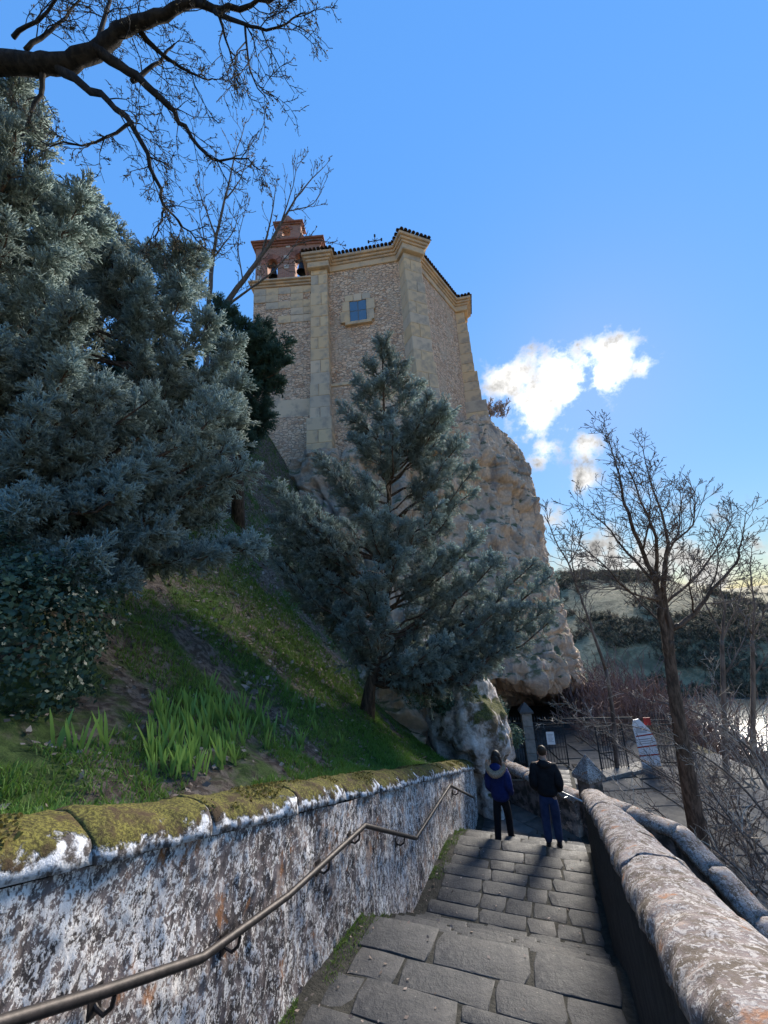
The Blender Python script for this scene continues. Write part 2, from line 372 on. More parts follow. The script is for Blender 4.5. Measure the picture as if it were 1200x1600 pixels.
def np_mesh(name, v, faces, smooth=False, attrs=None):
    """v: (n,3); faces: (m,3) or (m,4) array"""
    me = bpy.data.meshes.new(name); v = np.ascontiguousarray(v, np.float32); f = np.ascontiguousarray(faces, np.int32); k = f.shape[1]
    me.vertices.add(len(v)); me.vertices.foreach_set('co', v.ravel())
    me.loops.add(f.size); me.loops.foreach_set('vertex_index', f.ravel())
    me.polygons.add(len(f)); me.polygons.foreach_set('loop_start', np.arange(0, f.size, k, dtype=np.int32))
    me.polygons.foreach_set('loop_total', np.full(len(f), k, np.int32))
    if smooth: me.polygons.foreach_set('use_smooth', np.ones(len(f), bool))
    me.update(calc_edges=True)
    for nm, a in (attrs or {}).items():
        at_ = me.attributes.new(nm, 'FLOAT', 'POINT'); at_.data.foreach_set('value', np.ascontiguousarray(a, np.float32))
    return me
class MB:
    """collects shapes in world coordinates; build() links them as ONE mesh object"""
    def __init__(s): s.v = []; s.f = []
    def add(s, vs, fs):
        o = len(s.v); s.v += [tuple(map(float, q)) for q in vs]; s.f += [tuple(i+o for i in q) for q in fs]; return s
    def tube(s, pts, rad, sides=6, caps=True):
        pts = [np.asarray(p, float) for p in pts]; n = len(pts)
        rad = [rad]*n if isinstance(rad, (int, float)) else list(rad)
        ref = None; vs = []
        for i in range(n):
            t = unit(pts[min(i+1, n-1)]-pts[max(i-1, 0)]+1e-9)
            if ref is None: ref = np.cross(t, (0, 0, 1.0) if abs(t[2]) < .9 else (1.0, 0, 0))
            ref = ref-t*(ref @ t); ref = unit(ref); b = np.cross(t, ref)
            for k in range(sides):
                a = 2*math.pi*k/sides; vs.append(pts[i]+rad[i]*(math.cos(a)*ref+math.sin(a)*b))
        fs = [(i*sides+k, i*sides+(k+1) % sides, (i+1)*sides+(k+1) % sides, (i+1)*sides+k) for i in range(n-1) for k in range(sides)]
        if caps: fs += [tuple(range(sides))[::-1], tuple((n-1)*sides+k for k in range(sides))]
        return s.add(vs, fs)
    def box(s, c, ax, ay, az):           # centre and three half-axis vectors
        c, ax, ay, az = [np.asarray(q, float) for q in (c, ax, ay, az)]
        vs = [c+i*ax+j*ay+k*az for i in (-1, 1) for j in (-1, 1) for k in (-1, 1)]
        return s.add(vs, [(0, 1, 3, 2), (4, 6, 7, 5), (0, 4, 5, 1), (2, 3, 7, 6), (0, 2, 6, 4), (1, 5, 7, 3)])
    def prism(s, poly, z0, z1):          # poly: list of (x,y)
        n = len(poly); z0 = [z0]*n if isinstance(z0, (int, float)) else z0; z1 = [z1]*n if isinstance(z1, (int, float)) else z1
        vs = [(p[0], p[1], z) for p, z in zip(poly, z0)]+[(p[0], p[1], z) for p, z in zip(poly, z1)]
        return s.add(vs, [tuple(range(n))[::-1], tuple(range(n, 2*n))]+[(i, (i+1) % n, n+(i+1) % n, n+i) for i in range(n)])
    def build(s, name, mat, parent=None, loc=None, smooth=False, kind=None, label=None, bevel=0, sub=0):
        base = world_loc(parent) if parent is not None else np.zeros(3)
        off = base if loc is None else np.asarray(loc, float)
        me = bpy.data.meshes.new(name); me.from_pydata([tuple(np.asarray(q)-off) for q in s.v], [], s.f)
        bm = bmesh.new(); bm.from_mesh(me); bmesh.ops.recalc_face_normals(bm, faces=bm.faces)
        if bevel: bmesh.ops.bevel(bm, geom=[e for e in bm.edges if len(e.link_faces) == 2 and e.calc_face_angle(0) > .5], offset=bevel, segments=1, affect='EDGES', clamp_overlap=True)
        if smooth:
            for f in bm.faces: f.smooth = True
        bm.to_mesh(me); bm.free(); me.update()
        return link_mesh(name, me, mat, parent, off-base, kind, label)
def fbm(p, H=.9, oct_=5): return noise.fractal(Vector((float(p[0]), float(p[1]), float(p[2]))), H, 2.1, oct_)
def grid_faces(nu, nv):
    i = np.arange(nu*nv).reshape(nu, nv)
    return np.stack([i[:-1, :-1].ravel(), i[1:, :-1].ravel(), i[1:, 1:].ravel(), i[:-1, 1:].ravel()], 1)

# ------------------------------------------------------------------ the stairway: a frame along the descent
AZ = R(19.9); S = np.array([math.sin(AZ), math.cos(AZ), 0]); L = np.array([math.cos(AZ), -math.sin(AZ), 0]); L0 = -.897
Z3 = np.array([0, 0, 1.0])
def W(s, lat, z): return s*S + (L0+lat)*L + np.array([0, 0, z])
def sl(p): return float(np.asarray(p)[:2] @ S[:2]), float(np.asarray(p)[:2] @ L[:2])-L0
# treads: (s0, s1, z at s0, z at s1)
TREADS = [(-3.0, .6, -1.70, -1.76)]
for k in range(6): TREADS.append((.6+.267*k, .6+.267*(k+1), -1.76-.15*(k+1), -1.77-.15*(k+1)))
TREADS[-1] = (TREADS[-1][0], 4.5, -2.64, -3.0)
for k in range(6): TREADS.append((4.5+.275*k, 4.5+.275*(k+1), -3.0-.155*(k+1), -3.01-.155*(k+1)))
TREADS[-1] = (TREADS[-1][0], 8.45, -3.93, -4.10)
zz, ss = -4.10, 8.45
for w in (.5, .42, .28, .27, .27, .27): zz -= .155; TREADS.append((ss, ss+w, zz, zz-.01)); ss += w
zz -= .13; TREADS.append((ss, 15.2, zz, zz-.05)); L3Z = zz
def tread_z(s):
    for a, b, z0, z1 in TREADS:
        if a <= s < b: return z0+(z1-z0)*(s-a)/(b-a)
    return TREADS[-1][3]
LATL, LATR = -1.25, 1.10

# ================================================================== SETTING
# ---- valley land, one sheet out to the horizon
RIV = np.array([(260, -60), (140, -5), (75, 28), (44, 47), (15, 58), (-60, 80)], float)
def seg_dist(x, y, P):
    best = np.full(x.shape, 1e9)
    for a, b in zip(P[:-1], P[1:]):
        d = b-a; t = np.clip(((x-a[0])*d[0]+(y-a[1])*d[1])/(d @ d), 0, 1)
        best = np.minimum(best, np.hypot(x-a[0]-t*d[0], y-a[1]-t*d[1]))
    return best
def sstep(a, b, x): t = np.clip((x-a)/(b-a), 0, 1); return t*t*(3-2*t)
def wob(x, y, f, seed):
    r = np.random.default_rng(seed); z = 0
    for k in range(5):
        for _ in range(3):
            a = r.uniform(0, 6.28); p = r.uniform(0, 6.28); z = z+np.sin((x*math.cos(a)+y*math.sin(a))*f*2**k+p)/(1.9**k)
    return z/3
HILL1 = at(900, 900, 120)
def ground_z(x, y):
    x = np.asarray(x, float); y = np.asarray(y, float)
    rd = seg_dist(x, y, RIV); dist = np.hypot(x, y)
    z = -7.05-sstep(13.4, 23, x)*(5.6)                       # terrace falling to the river
    z = np.where(y > 26, np.minimum(z, -7.05-sstep(25, 36, y)*5.0), z)
    far = sstep(60, 420, dist)
    z = z+far*(11.5+2.6*wob(x, y, .011, 3))
    z = z+sstep(120, 300, dist)*sstep(.55, .95, np.arctan2(x, np.maximum(y, 1)))*3.5
    z = z+19*np.exp(-(((x-HILL1[0])/34)**2+((y-HILL1[1])/48)**2)**1.3)*(1+.10*wob(x, y, .07, 9))
    z = z+.30*wob(x, y, .22, 5)*sstep(16, 34, dist)
    z = np.where(rd < 26, z+(-15.2-z)*(1-sstep(7, 26, rd)), z)
    return z
def axis(lo, hi, near, n):
    t = np.linspace(-1, 1, n); a = np.sinh(t*5)/np.sinh(5)
    return near+np.where(a > 0, a*(hi-near), a*(near-lo))
gx = axis(-2500, 3500, 25, 230); gy = axis(-900, 4500, 35, 230)
X, Y = np.meshgrid(gx, gy, indexing='ij')
o = link_mesh('ground', np_mesh('ground', np.stack([X, Y, ground_z(X, Y)], -1).reshape(-1, 3), grid_faces(230, 230), True), 'land'); props(o, kind='structure')
mb = MB(); wp = [(10, -60), (400, -60), (700, 500), (10, 500)]
mb.add([(x, y, -13.9) for x, y in wp], [(0, 1, 2, 3)]); props(mb.build('river', 'water'), kind='structure')

# ---- plaza in front of the cave
plaza = MB(); PZ = -6.6
plaza.prism([(2.2, 8), (13.5, 5), (13.0, 15), (13.2, 28), (3.8, 29.5), (3.9, 17)], -8.5, PZ-.03)
plaza = props(plaza.build('plaza', 'mortar'), kind='structure')

def stone_mesh(poly, zf, thick, dome=.005, inset=.013):
    """one dressed stone: outline poly (s,lat) with 8 points; zf(s)->top height"""
    c = np.mean(poly, 0); n = len(poly); vs = []
    for k, (ins, dz) in enumerate(((0, -thick), (0, -.005), (inset, -.001))):
        for p in poly:
            q = c+(np.asarray(p)-c)*(1-ins/max(.08, np.linalg.norm(np.asarray(p)-c))); vs.append(W(q[0], q[1], zf(q[0])+dz+random.uniform(-.003, .003)*(k > 0)))
    vs.append(W(c[0], c[1], zf(c[0])+dome))
    fs = [(k*n+i, k*n+(i+1) % n, (k+1)*n+(i+1) % n, (k+1)*n+i) for k in range(2) for i in range(n)]+[(2*n+i, 2*n+(i+1) % n, 3*n) for i in range(n)]
    return vs, fs
def rough_quad(s0, s1, a0, a1, j=.012, g=.005):
    s0 += g; s1 -= g; a0 += g; a1 -= g
    r = lambda: random.uniform(-j, j); cut = min(.022, .06*(a1-a0))
    return [(s0+r()*.7, a0+cut+r()), (s0+r()*.7, (a0+a1)/2+r()), (s0+r()*.7, a1-cut+r()), ((s0+s1)/2-.06+r(), a1+r()*.7),
            (s1+r()*.7, a1-cut*.8+r()), (s1+r()*.7, (a0+a1)/2+r()), (s1+r()*.7, a0+cut*.8+r()), ((s0+s1)/2+.05+r(), a0+r()*.7)]
def put_stone(poly, zf, thick, name, mat, parent, tilt=.007):
    mb = MB(); dz = random.uniform(-tilt, tilt*.8); sl_ = random.uniform(-.012, .012); c0 = np.mean(poly, 0)[0]
    vs, fs = stone_mesh(poly, lambda s: zf(s)+dz+sl_*(s-c0), thick); mb.add(vs, fs)
    c = np.mean(vs, 0); base = world_loc(parent)
    o = mb.build(name, mat, parent, loc=c, smooth=True); return o

stairs = MB()
for a, b, z0, z1 in TREADS:
    stairs.add([W(s, l, z) for s, z in ((a, z0-.009), (b, z1-.009)) for l in (LATL-.1, LATR+.1)]+[W(s, l, -8.3) for s in (a, b) for l in (LATL-.1, LATR+.1)],
               [(0, 1, 3, 2), (0, 4, 5, 1), (2, 3, 7, 6), (0, 2, 6, 4), (1, 5, 7, 3)])
stairs = props(stairs.build('path', 'mortar'), kind='structure')
def lay_rows(a, b, zf, depth, wmin, wmax, l0=-1.06, l1=LATR, j=.018, thick=.16, name='paving_stone'):
    rows = max(1, round((b-a)/depth)); edges = [a]+[a+(b-a)*(k+random.uniform(-.12, .12))/rows for k in range(1, rows)]+[b]
    for r in range(rows):
        x = l0+random.uniform(-.06, .04)
        while x < l1-.12:
            w = random.uniform(wmin, wmax)
            if x+w > l1-.2: w = l1-x
            if b < 6 and w > .42 and edges[r+1]-edges[r] > .3 and random.random() < .22 and x+w < l1-.1:      # a course broken into two smaller stones
                m_ = edges[r]+(edges[r+1]-edges[r])*random.uniform(.4, .6); w2 = w*random.uniform(.7, 1)
                put_stone(rough_quad(edges[r], m_, x, x+w, j), zf, thick, name, 'paving', stairs); put_stone(rough_quad(m_, edges[r+1], x, x+w, j), zf, thick, name, 'paving', stairs)
            else: put_stone(rough_quad(edges[r], edges[r+1], x, x+w, j), zf, thick, name, 'paving', stairs)
            x += w
for (a, b, z0, z1) in TREADS[5:]:
    zf = lambda s, a=a, b=b, z0=z0, z1=z1: z0+(z1-z0)*(s-a)/(b-a)
    if b-a > 6: continue
    if a > 10.5: continue
    if b-a > 1.5:
        e = b-(.46 if b < 6 else .34)
        lay_rows(max(a, 1.6), e, zf, .36 if b < 6 else .32, .26, .80); lay_rows(e, b+.02, zf, .5, .55, 1.0)
    else: lay_rows(a, b+.02, zf, .5, .45, .8)
# lower landing and the turn to the right
land_ = MB(); land_.prism([tuple(W(*q, 0)[:2]) for q in ((8.9, LATR+.5), (8.9, 3.0), (12.2, 3.0), (12.2, LATR+.05), (10.7, LATR+.05), (10.7, LATR+.5))], -8.3, L3Z-.035)
props(land_.build('landing', 'mortar'), kind='structure')
def inside(p, poly):
    c = False; n = len(poly)
    for i in range(n):
        a, b = poly[i], poly[i-1]
        if (a[1] > p[1]) != (b[1] > p[1]) and p[0] < (b[0]-a[0])*(p[1]-a[1])/(b[1]-a[1])+a[0]: c = not c
    return c
reg = [(TREADS[-1][0]+.2, -1.05), (TREADS[-1][0]+.2, 1.1), (9.6, 1.7), (9.6, 2.8), (11.4, 2.8), (11.3, 1.6), (13.2, -1.05)]
lay_rows(TREADS[-1][0]-.005, TREADS[-1][0]+.36, lambda s: L3Z, .5, .6, .9)
ca, sa = math.cos(R(38)), math.sin(R(38)); u = -4.0
while u < 4:
    h_ = random.uniform(.42, .62); v_ = -4.0+random.uniform(0, .4)
    while v_ < 4:
        w = random.uniform(.55, 1.0)
        q = [(11.3+ca*a-sa*b, .4+sa*a+ca*b) for a, b in rough_quad(u, u+h_, v_, v_+w, .02)]
        if all(inside(p, reg) or p[0] < TREADS[-1][0]+.9 and p[0] > TREADS[-1][0]+.38 and -1.1 < p[1] < 1.15 for p in q): put_stone(q, lambda s: L3Z, .1, 'paving_stone', 'flag', stairs)
        v_ += w
    u += h_
# flagstones on the plaza, in world x, y
def flag(poly, z, parent, name='flagstone', mat='flag', th=.06):
    mb = MB(); mb.prism(poly, z-th, z+random.uniform(-.008, .008)); c = np.append(np.mean(poly, 0), z)
    mb.build(name, mat, parent, loc=c, bevel=.015)
x = 5.2
while x < 13.2:
    w = random.uniform(.8, 1.25); y = 6.5+random.uniform(0, .6)
    while y < 24:
        h_ = random.uniform(.8, 1.5); cx, cy = x+w/2, y+h_/2
        if inside((cx-.5, cy), [(3.2, 9), (12.6, 5.2), (12.2, 24), (4.4, 24)]):
            r = lambda: random.uniform(-.06, .06)
            flag([(x+.02+r(), y+.02+r()), (x+w-.02+r(), y+.02+r()), (x+w-.02+r(), y+h_-.02+r()), (x+.02+r(), y+h_-.02+r())], PZ, plaza)
        y += h_
    x += w
# pale threshold slabs in front of the gate
for p in [(912, 1216), (940, 1209), (968, 1203), (996, 1197)]:
    c = onz(*p, PZ+.1); e = unit((.93, .36, 0)); f_ = np.array([-e[1], e[0], 0])
    flag([tuple((c+e*a*.62+f_*b*.32)[:2]) for a, b in ((-1, -1), (1, -1), (1, 1), (-1, 1))], PZ+.1, plaza, 'threshold_stone', 'step_stone', .14)

# ---- walls of the stairway
def left_top(s): return -.42-.30*s
def right_spring(s): return -.66-.315*s
def coping(parent, s0, s1, lat, half, zf, hgt, mat, seg, nu, nv, amp, face=None):
    s = s0; k = 0
    while s < s1-.05:
        e = min(s+seg*random.uniform(.85, 1.15), s1); vs = []; dl = random.uniform(-.008, .008); dz = random.uniform(-.007, .007)
        us = np.linspace(s+.004, e-.004, nu)
        for i, uu in enumerate(us):
            endr = 1-.018*(abs(2*i/(nu-1)-1)**8)
            for j in range(nv):
                a = math.pi*(j/(nv-1)); ca_ = math.cos(a)
                p = W(uu, lat+dl-ca_*half*endr, zf(uu)+dz+hgt*endr*math.sin(a)**.75)
                d = amp*(fbm(p*3.1, .8, 4)+.5*fbm(p*11, .8, 3)); nn = -ca_*L+math.sin(a)*Z3
                vs.append(p+nn*d)
        b0 = len(vs)
        vs += [W(s+.004, lat, zf(s)-.0), W(e-.004, lat, zf(e)-.0)]
        fs = [tuple(q) for q in grid_faces(nu, nv)]
        for i, c in ((0, b0), (nu-1, b0+1)): fs += [(i*nv+j, i*nv+j+1, c) for j in range(nv-1)]
        fs += [(i*nv, (i+1)*nv, (i+1)*nv+nv-1, i*nv+nv-1) for i in range(nu-1)]
        mb = MB(); mb.add(vs, fs); mb.build('coping_stone', mat, parent, loc=np.mean(vs, 0), smooth=True); s = e; k += 1
lw = thing('retaining_wall', W(4, LATL-.2, -3.2), 'lichen crusted garden retaining wall with a thick yellow moss coping beside the stone steps', 'wall')
# visible face: a fine displaced sheet closed with a back
nu, nv = 760, 74; ss_ = np.linspace(-1.2, 11.6, nu); vs = np.zeros((nu, nv, 3))
for i, s in enumerate(ss_):
    zb = tread_z(s)-.35 if s < 11 else L3Z-.3; zt = left_top(s)-.20
    for j in range(nv):
        z = zb+(zt-zb)*j/(nv-1); p = W(s, LATL, z)
        q = Vector((p[0]*4, p[1]*4, p[2]*3)); n1 = noise.noise(q); n2 = noise.noise(q*4.3); n3 = noise.noise(q*.35)
        vs[i, j] = p+L*(.018*n1+.013*max(n2, -.1)+.03*n3)
v = vs.reshape(-1, 3); back = np.array([W(s, LATL-.5, z) for s, z in ((ss_[0], -4), (ss_[0], left_top(ss_[0])-.2), (ss_[-1], left_top(ss_[-1])-.2), (ss_[-1], -6))])
link_mesh('wall_face', np_mesh('wall_face', v-world_loc(lw), grid_faces(nu, nv), True), 'lichen', lw)
mb = MB()
for a, b in zip(ss_[:-1:40], list(ss_[40::40])+[ss_[-1]]):
    mb.add([W(s, l, z) for s in (a, b) for l in (LATL-.06, LATL-.5) for z in (min(-3.4-.3*s, tread_z(max(s, 0))-.5), left_top(s)-.2)], [(0, 1, 3, 2), (4, 6, 7, 5), (0, 4, 5, 1), (2, 3, 7, 6), (1, 5, 7, 3)])
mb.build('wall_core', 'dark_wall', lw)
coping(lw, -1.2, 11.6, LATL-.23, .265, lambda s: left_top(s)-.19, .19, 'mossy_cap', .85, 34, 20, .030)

rw = thing('parapet_wall', W(4, 1.33, -3.2), 'stone parapet wall with a rounded white lichen coping and a black inner face, outer side of the steps', 'wall')
mb = MB(); nR = 40; sr = np.linspace(-.6, 8.62, nR)
for i in range(nR-1):
    a, b = sr[i], sr[i+1]
    mb.add([W(s, l, z) for s in (a, b) for l in (LATR+.06, LATR+.41) for z in (-8.2, right_spring(s)+.002)], [(0, 1, 3, 2), (4, 6, 7, 5), (0, 4, 5, 1), (2, 3, 7, 6), (1, 5, 7, 3)])
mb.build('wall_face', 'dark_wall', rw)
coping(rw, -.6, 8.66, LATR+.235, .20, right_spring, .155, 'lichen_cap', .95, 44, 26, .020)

# the lower flight's outer wall, seen beyond the parapet
w2 = thing('stone_wall', (5.4, 9.4, -6.6), 'low stone wall with pale lichen coping just beyond the parapet, beside the plaza', 'wall')
P2 = [np.array((4.55, 11.0, -4.62)), np.array((5.56, 9.41, -4.66)), np.array((5.75, 7.9, -5.25)), np.array((5.4, 5.5, -6.0))]
mb = MB()
for a, b in zip(P2[:-1], P2[1:]):
    d = unit((b-a)*[1, 1, 0]); nn = np.array([-d[1], d[0], 0])*.2
    mb.add([p+o_+np.array([0, 0, z]) for p in (a, b) for o_ in (-nn, nn) for z in (-3, -.06)], [(0, 1, 3, 2), (4, 6, 7, 5), (0, 4, 5, 1), (2, 3, 7, 6), (1, 5, 7, 3)])
mb.build('wall_face', 'low_wall', w2)
def coping_line(parent, pts, half, hgt, mat, seg, amp=.012):
    for a, b in zip(pts[:-1], pts[1:]):
        n = max(1, round(np.linalg.norm(b-a)/seg))
        for k in range(n):
            p, q = a+(b-a)*k/n, a+(b-a)*(k+1)/n; d = unit((q-p)*[1, 1, 0]); nn = np.array([-d[1], d[0], 0]); vs = []; mu, mv = 8, 9
            for i in range(mu):
                c = p+(q-p)*(.01+.98*i/(mu-1))
                for j in range(mv):
                    t = math.pi*j/(mv-1); w = c-nn*math.cos(t)*half+Z3*(hgt*math.sin(t)**.7-.05); vs.append(w+(nn*-math.cos(t)+Z3*math.sin(t))*amp*2*fbm(w*4, .8, 3))
            fs = [tuple(g) for g in grid_faces(mu, mv)]+[tuple(range(mv)), tuple((mu-1)*mv+j for j in range(mv))][:2]+[(i*mv, (i+1)*mv, (i+1)*mv+mv-1, i*mv+mv-1) for i in range(mu-1)]
            mb = MB(); mb.add(vs, fs); mb.build('coping_stone', mat, parent, loc=np.mean(vs, 0), smooth=True)
coping_line(w2, P2, .24, .17, 'lichen_cap', .8)

w3 = thing('stone_wall', (3.5, 11.6, L3Z), 'low stone wall with white lichen coping across the landing in front of the two people', 'wall')
P3 = [np.array((2.45, 13.35, -4.35)), np.array((3.05, 12.5, -4.38)), np.array((4.12, 10.55, -4.45))]
mb = MB()
for a, b in zip(P3[:-1], P3[1:]):
    d = unit((b-a)*[1, 1, 0]); nn = np.array([-d[1], d[0], 0])*.2
    mb.add([p+o_+np.array([0, 0, z]) for p in (a, b) for o_ in (-nn, nn) for z in (-3.5, -.06)], [(0, 1, 3, 2), (4, 6, 7, 5), (0, 4, 5, 1), (2, 3, 7, 6), (1, 5, 7, 3)])
mb.build('wall_face', 'low_wall', w3)
coping_line(w3, P3, .25, .15, 'lichen_cap', .7)
def pillar(name, c, half, z0, z1, cap_h, ang, label, mat, cap_mat, cat='pillar', over=1.35):
    t = thing(name, (c[0], c[1], z0), label, cat); e = np.array([math.cos(ang), math.sin(ang), 0]); f_ = np.array([-e[1], e[0], 0]); cc = np.array([c[0], c[1], 0])
    n = max(2, round((z1-z0)/.55))
    for k in range(n):
        a, b = z0+(z1-z0)*k/n, z0+(z1-z0)*(k+1)/n-.008
        mb = MB(); mb.box(cc+Z3*(a+b)/2, e*half*(1+random.uniform(-.02, .02)), f_*half, Z3*(b-a)/2); mb.build('pillar_block', mat, t, loc=cc+Z3*a, bevel=.015)
    mb = MB(); h2 = half*over
    lo = [cc+e*i*h2+f_*j*h2+Z3*z1 for i, j in ((-1, -1), (1, -1), (1, 1), (-1, 1))]; mid = [p+Z3*.08 for p in lo]
    mb.add(lo+mid+[cc+Z3*(z1+cap_h)], [(0, 3, 2, 1)]+[(i, (i+1) % 4, 4+(i+1) % 4, 4+i) for i in range(4)]+[(4+i, 4+(i+1) % 4, 8) for i in range(4)])
    mb.build('pyramid_cap', cap_mat, t, bevel=.01); return t
pillar('stone_pillar', (4.32, 10.35), .19, L3Z-.3, -3.98, .52, R(20), 'small weathered pillar with a lichened pyramid cap at the end of the low wall', 'low_wall', 'lichen_cap')

# ---- hillside garden left of the stairs
def garden_z(s, u):
    zt = left_top(s)-.22; top = 7.6+.21*s
    w = np.clip(u/12.5, 0, 1.0)**1.3
    z = zt+(top-zt)*w
    return z-sstep(12.0, 15.5, s)*np.clip(3.2-u, 0, 3.2)*1.3
nu, nv = 150, 130; gs = np.linspace(-7, 27, nu); gu = np.linspace(0, 1, nv)**1.4*26; vs = np.zeros((nu, nv, 3))
def garden_pt(s, u, lift=0.0):
    z = float(garden_z(s, np.float64(u))); p = W(s, LATL-.42-u, z)
    b = .10*fbm(p*.9, .9, 4)+.03*fbm(p*4, .9, 3); k = min(1, u/.5); return p+np.array([0, 0, b*k+lift])
for i, s in enumerate(gs):
    for j, u in enumerate(gu): vs[i, j] = garden_pt(s, u)
o = link_mesh('hillside', np_mesh('hillside', vs.reshape(-1, 3), grid_faces(nu, nv), True), 'earth'); props(o, kind='structure')
def on_garden(px, py):               # where the view ray through a photo pixel meets the hillside
    r = ray(px, py); k = 1.2
    while k < 40:
        s, l = sl(r*k); u = LATL-.42-l
        if u > 0 and r[2]*k < garden_z(s, np.float64(u)): return garden_pt(s, u), s, u
        k += .03
    return None, 0, 0

# ---- the crag
ROWS = [
 [(425,738,27),(478,712,25.0),(560,698,24.2),(640,688,24.2),(705,668,26.2),(750,646,29.8),(776,668,32),(798,688,35.5),(798,688,48)],
 [(440,790,24.5),(520,785,22.6),(600,775,22.6),(700,750,23.6),(762,722,26),(796,708,28.5),(811,706,30.5),(815,714,34.5),(810,712,47)],
 [(470,850,21),(560,850,20.2),(650,850,20.7),(740,835,23),(796,800,25.5),(826,742,28.5),(832,760,31),(834,775,35),(830,780,46)],
 [(510,925,18.5),(600,925,18.2),(680,930,19.2),(760,915,20.8),(812,890,23),(842,862,26),(850,872,28.5),(854,880,33),(850,880,44)],
 [(550,1000,15.4),(630,1000,15.6),(710,1005,17.2),(780,1000,19),(832,985,20.8),(866,965,23),(877,975,25.5),(884,980,30),(880,980,42)],
 [(560,1050,13.0),(650,1052,13.6),(720,1050,15.6),(785,1050,17.6),(840,1052,18.6),(880,1042,20),(894,1046,22.5),(906,1050,28),(906,1050,40)],
 [(570,1078,12.2),(660,1080,12.6),(730,1075,14.9),(788,1064,18.2),(842,1070,19.0),(886,1064,20.3),(906,1066,23.5),(922,1075,29),(916,1075,40)],
 [(585,1108,11.6),(680,1108,12.2),(745,1100,14.8),(800,1076,25),(850,1078,28),(905,1082,28),(945,1090,26),(990,1094,27),(1010,1094,34)],
 [(600,1195,10.6),(700,1190,11.4),(758,1190,13.4),(795,1170,25),(850,1160,28.5),(905,1158,28),(950,1162,25),(1000,1155,26),(1030,1140,34)],
 [(610,1265,10.4),(715,1262,11.2),(766,1260,13.2),(795,1230,24.5),(850,1220,28),(905,1212,27.5),(955,1200,25),(1005,1190,26),(1035,1175,34)]]
CP = np.array([[at(*p) for p in r] for r in ROWS])
def catmull(P, t):
    n = len(P)-1; i = min(int(t), n-1); f = t-i
    p0, p1, p2, p3 = P[max(i-1, 0)], P[i], P[i+1], P[min(i+2, n)]
    return .5*(2*p1+(p2-p0)*f+(2*p0-5*p1+4*p2-p3)*f*f+(3*p1-p0-3*p2+p3)*f**3)
nu, nv = 300, 330; vs = np.zeros((nv, nu, 3))
for i in range(nv):
    t = i/(nv-1)*(len(ROWS)-1); row = np.array([catmull(CP[:, c], t) for c in range(CP.shape[1])])
    for j in range(nu): vs[i, j] = catmull(row, j/(nu-1)*(CP.shape[1]-1))
du = np.gradient(vs, axis=1); dv = np.gradient(vs, axis=0); nn = np.cross(du, dv); nn /= np.linalg.norm(nn, axis=-1, keepdims=True)+1e-9
nn *= np.where((nn @ FW)[..., None] > 0, -1, 1)
for i in range(nv):
    for j in range(nu):
        p = vs[i, j]; q = np.array([p[0]*.33, p[1]*.33, p[2]*.2])
        a = noise.ridged_multi_fractal(Vector(q), .9, 2.1, 4, 1, 2)-1.1; b = fbm(p*.55, .9, 5); c = fbm(p*2.1, .8, 4)
        crk = max(0, 1-abs(noise.noise(Vector((p[0]*.55+3, p[1]*.55, p[2]*.13))))/.07)*.45+max(0, 1-abs(noise.noise(Vector((p[0]*.2, p[1]*.2+7, p[2]*.55))))/.06)*.3; edge = min(1, j/11, (nu-1-j)/20); k = .25 if j > 171 and i < 86 else 1
        vs[i, j] = p+nn[i, j]*(.85*a*k*(1-.5*(j > 193))+.35*b*k+.10*c+.13*(noise.ridged_multi_fractal(Vector((p[0]*1.5, p[1]*1.5, p[2]*.9)), .8, 2.2, 4, 1, 2)-1)-crk)*edge
cl = link_mesh('cliff', np_mesh('cliff', vs.reshape(-1, 3), grid_faces(nv, nu), False), 'rock'); props(cl, kind='structure')
# mossy outcrop between the garden wall and the cave
def lump(name, mat, c, ax, label, cat, seed, amp=.35, sub=5, group=None):
    bm = bmesh.new(); bmesh.ops.create_icosphere(bm, subdivisions=sub, radius=1)
    for v_ in bm.verts:
        d = np.array(v_.co); p = d[0]*ax[0]+d[1]*ax[1]+d[2]*ax[2]
        r = noise.ridged_multi_fractal(Vector(p*.8+seed), .9, 2.1, 4, 1, 2)-1.0
        v_.co = Vector(p*(1+amp*.45*r)+unit(p)*(.10*fbm(p*2.4+seed, .8, 4)))
    for f in bm.faces: f.smooth = True
    me = bpy.data.meshes.new(name); bm.to_mesh(me); bm.free(); o = link_mesh(name, me, mat, None, c); return props(o, label, cat, group)
lump('rock_outcrop', 'outcrop', at(722, 1120, 12.0), (np.array([.95, .5, .1]), np.array([-.5, 1.5, 0]), np.array([-.1, .3, 1.35])), 'white and mossy rock outcrop at the end of the garden, above the two people', 'rock', 3.1, .5)
lump('rock_outcrop', 'outcrop', at(768, 1165, 13.4), (np.array([.55, .2, 0]), np.array([-.3, .9, 0]), np.array([0, .2, 1.35])), 'narrow mossy outcrop right above the head of the woman in the parka', 'rock', 8.7, .5)
lump('rock_bank', 'outcrop', at(752, 1232, 10.9), (np.array([.42, .1, 0]), np.array([-.2, 1.0, 0]), np.array([0, .1, .95])), 'dark mossy bank of rock where the retaining wall ends, beside the woman', 'rock', 5.5, .5)
lump('rock_outcrop', 'outcrop', at(640, 1040, 13.2), (np.array([1.1, .3, .2]), np.array([-.3, 1.0, .2]), np.array([0, .3, .8])), 'rock outcrop behind the trunk of the small cypress', 'rock', 1.7, .5)

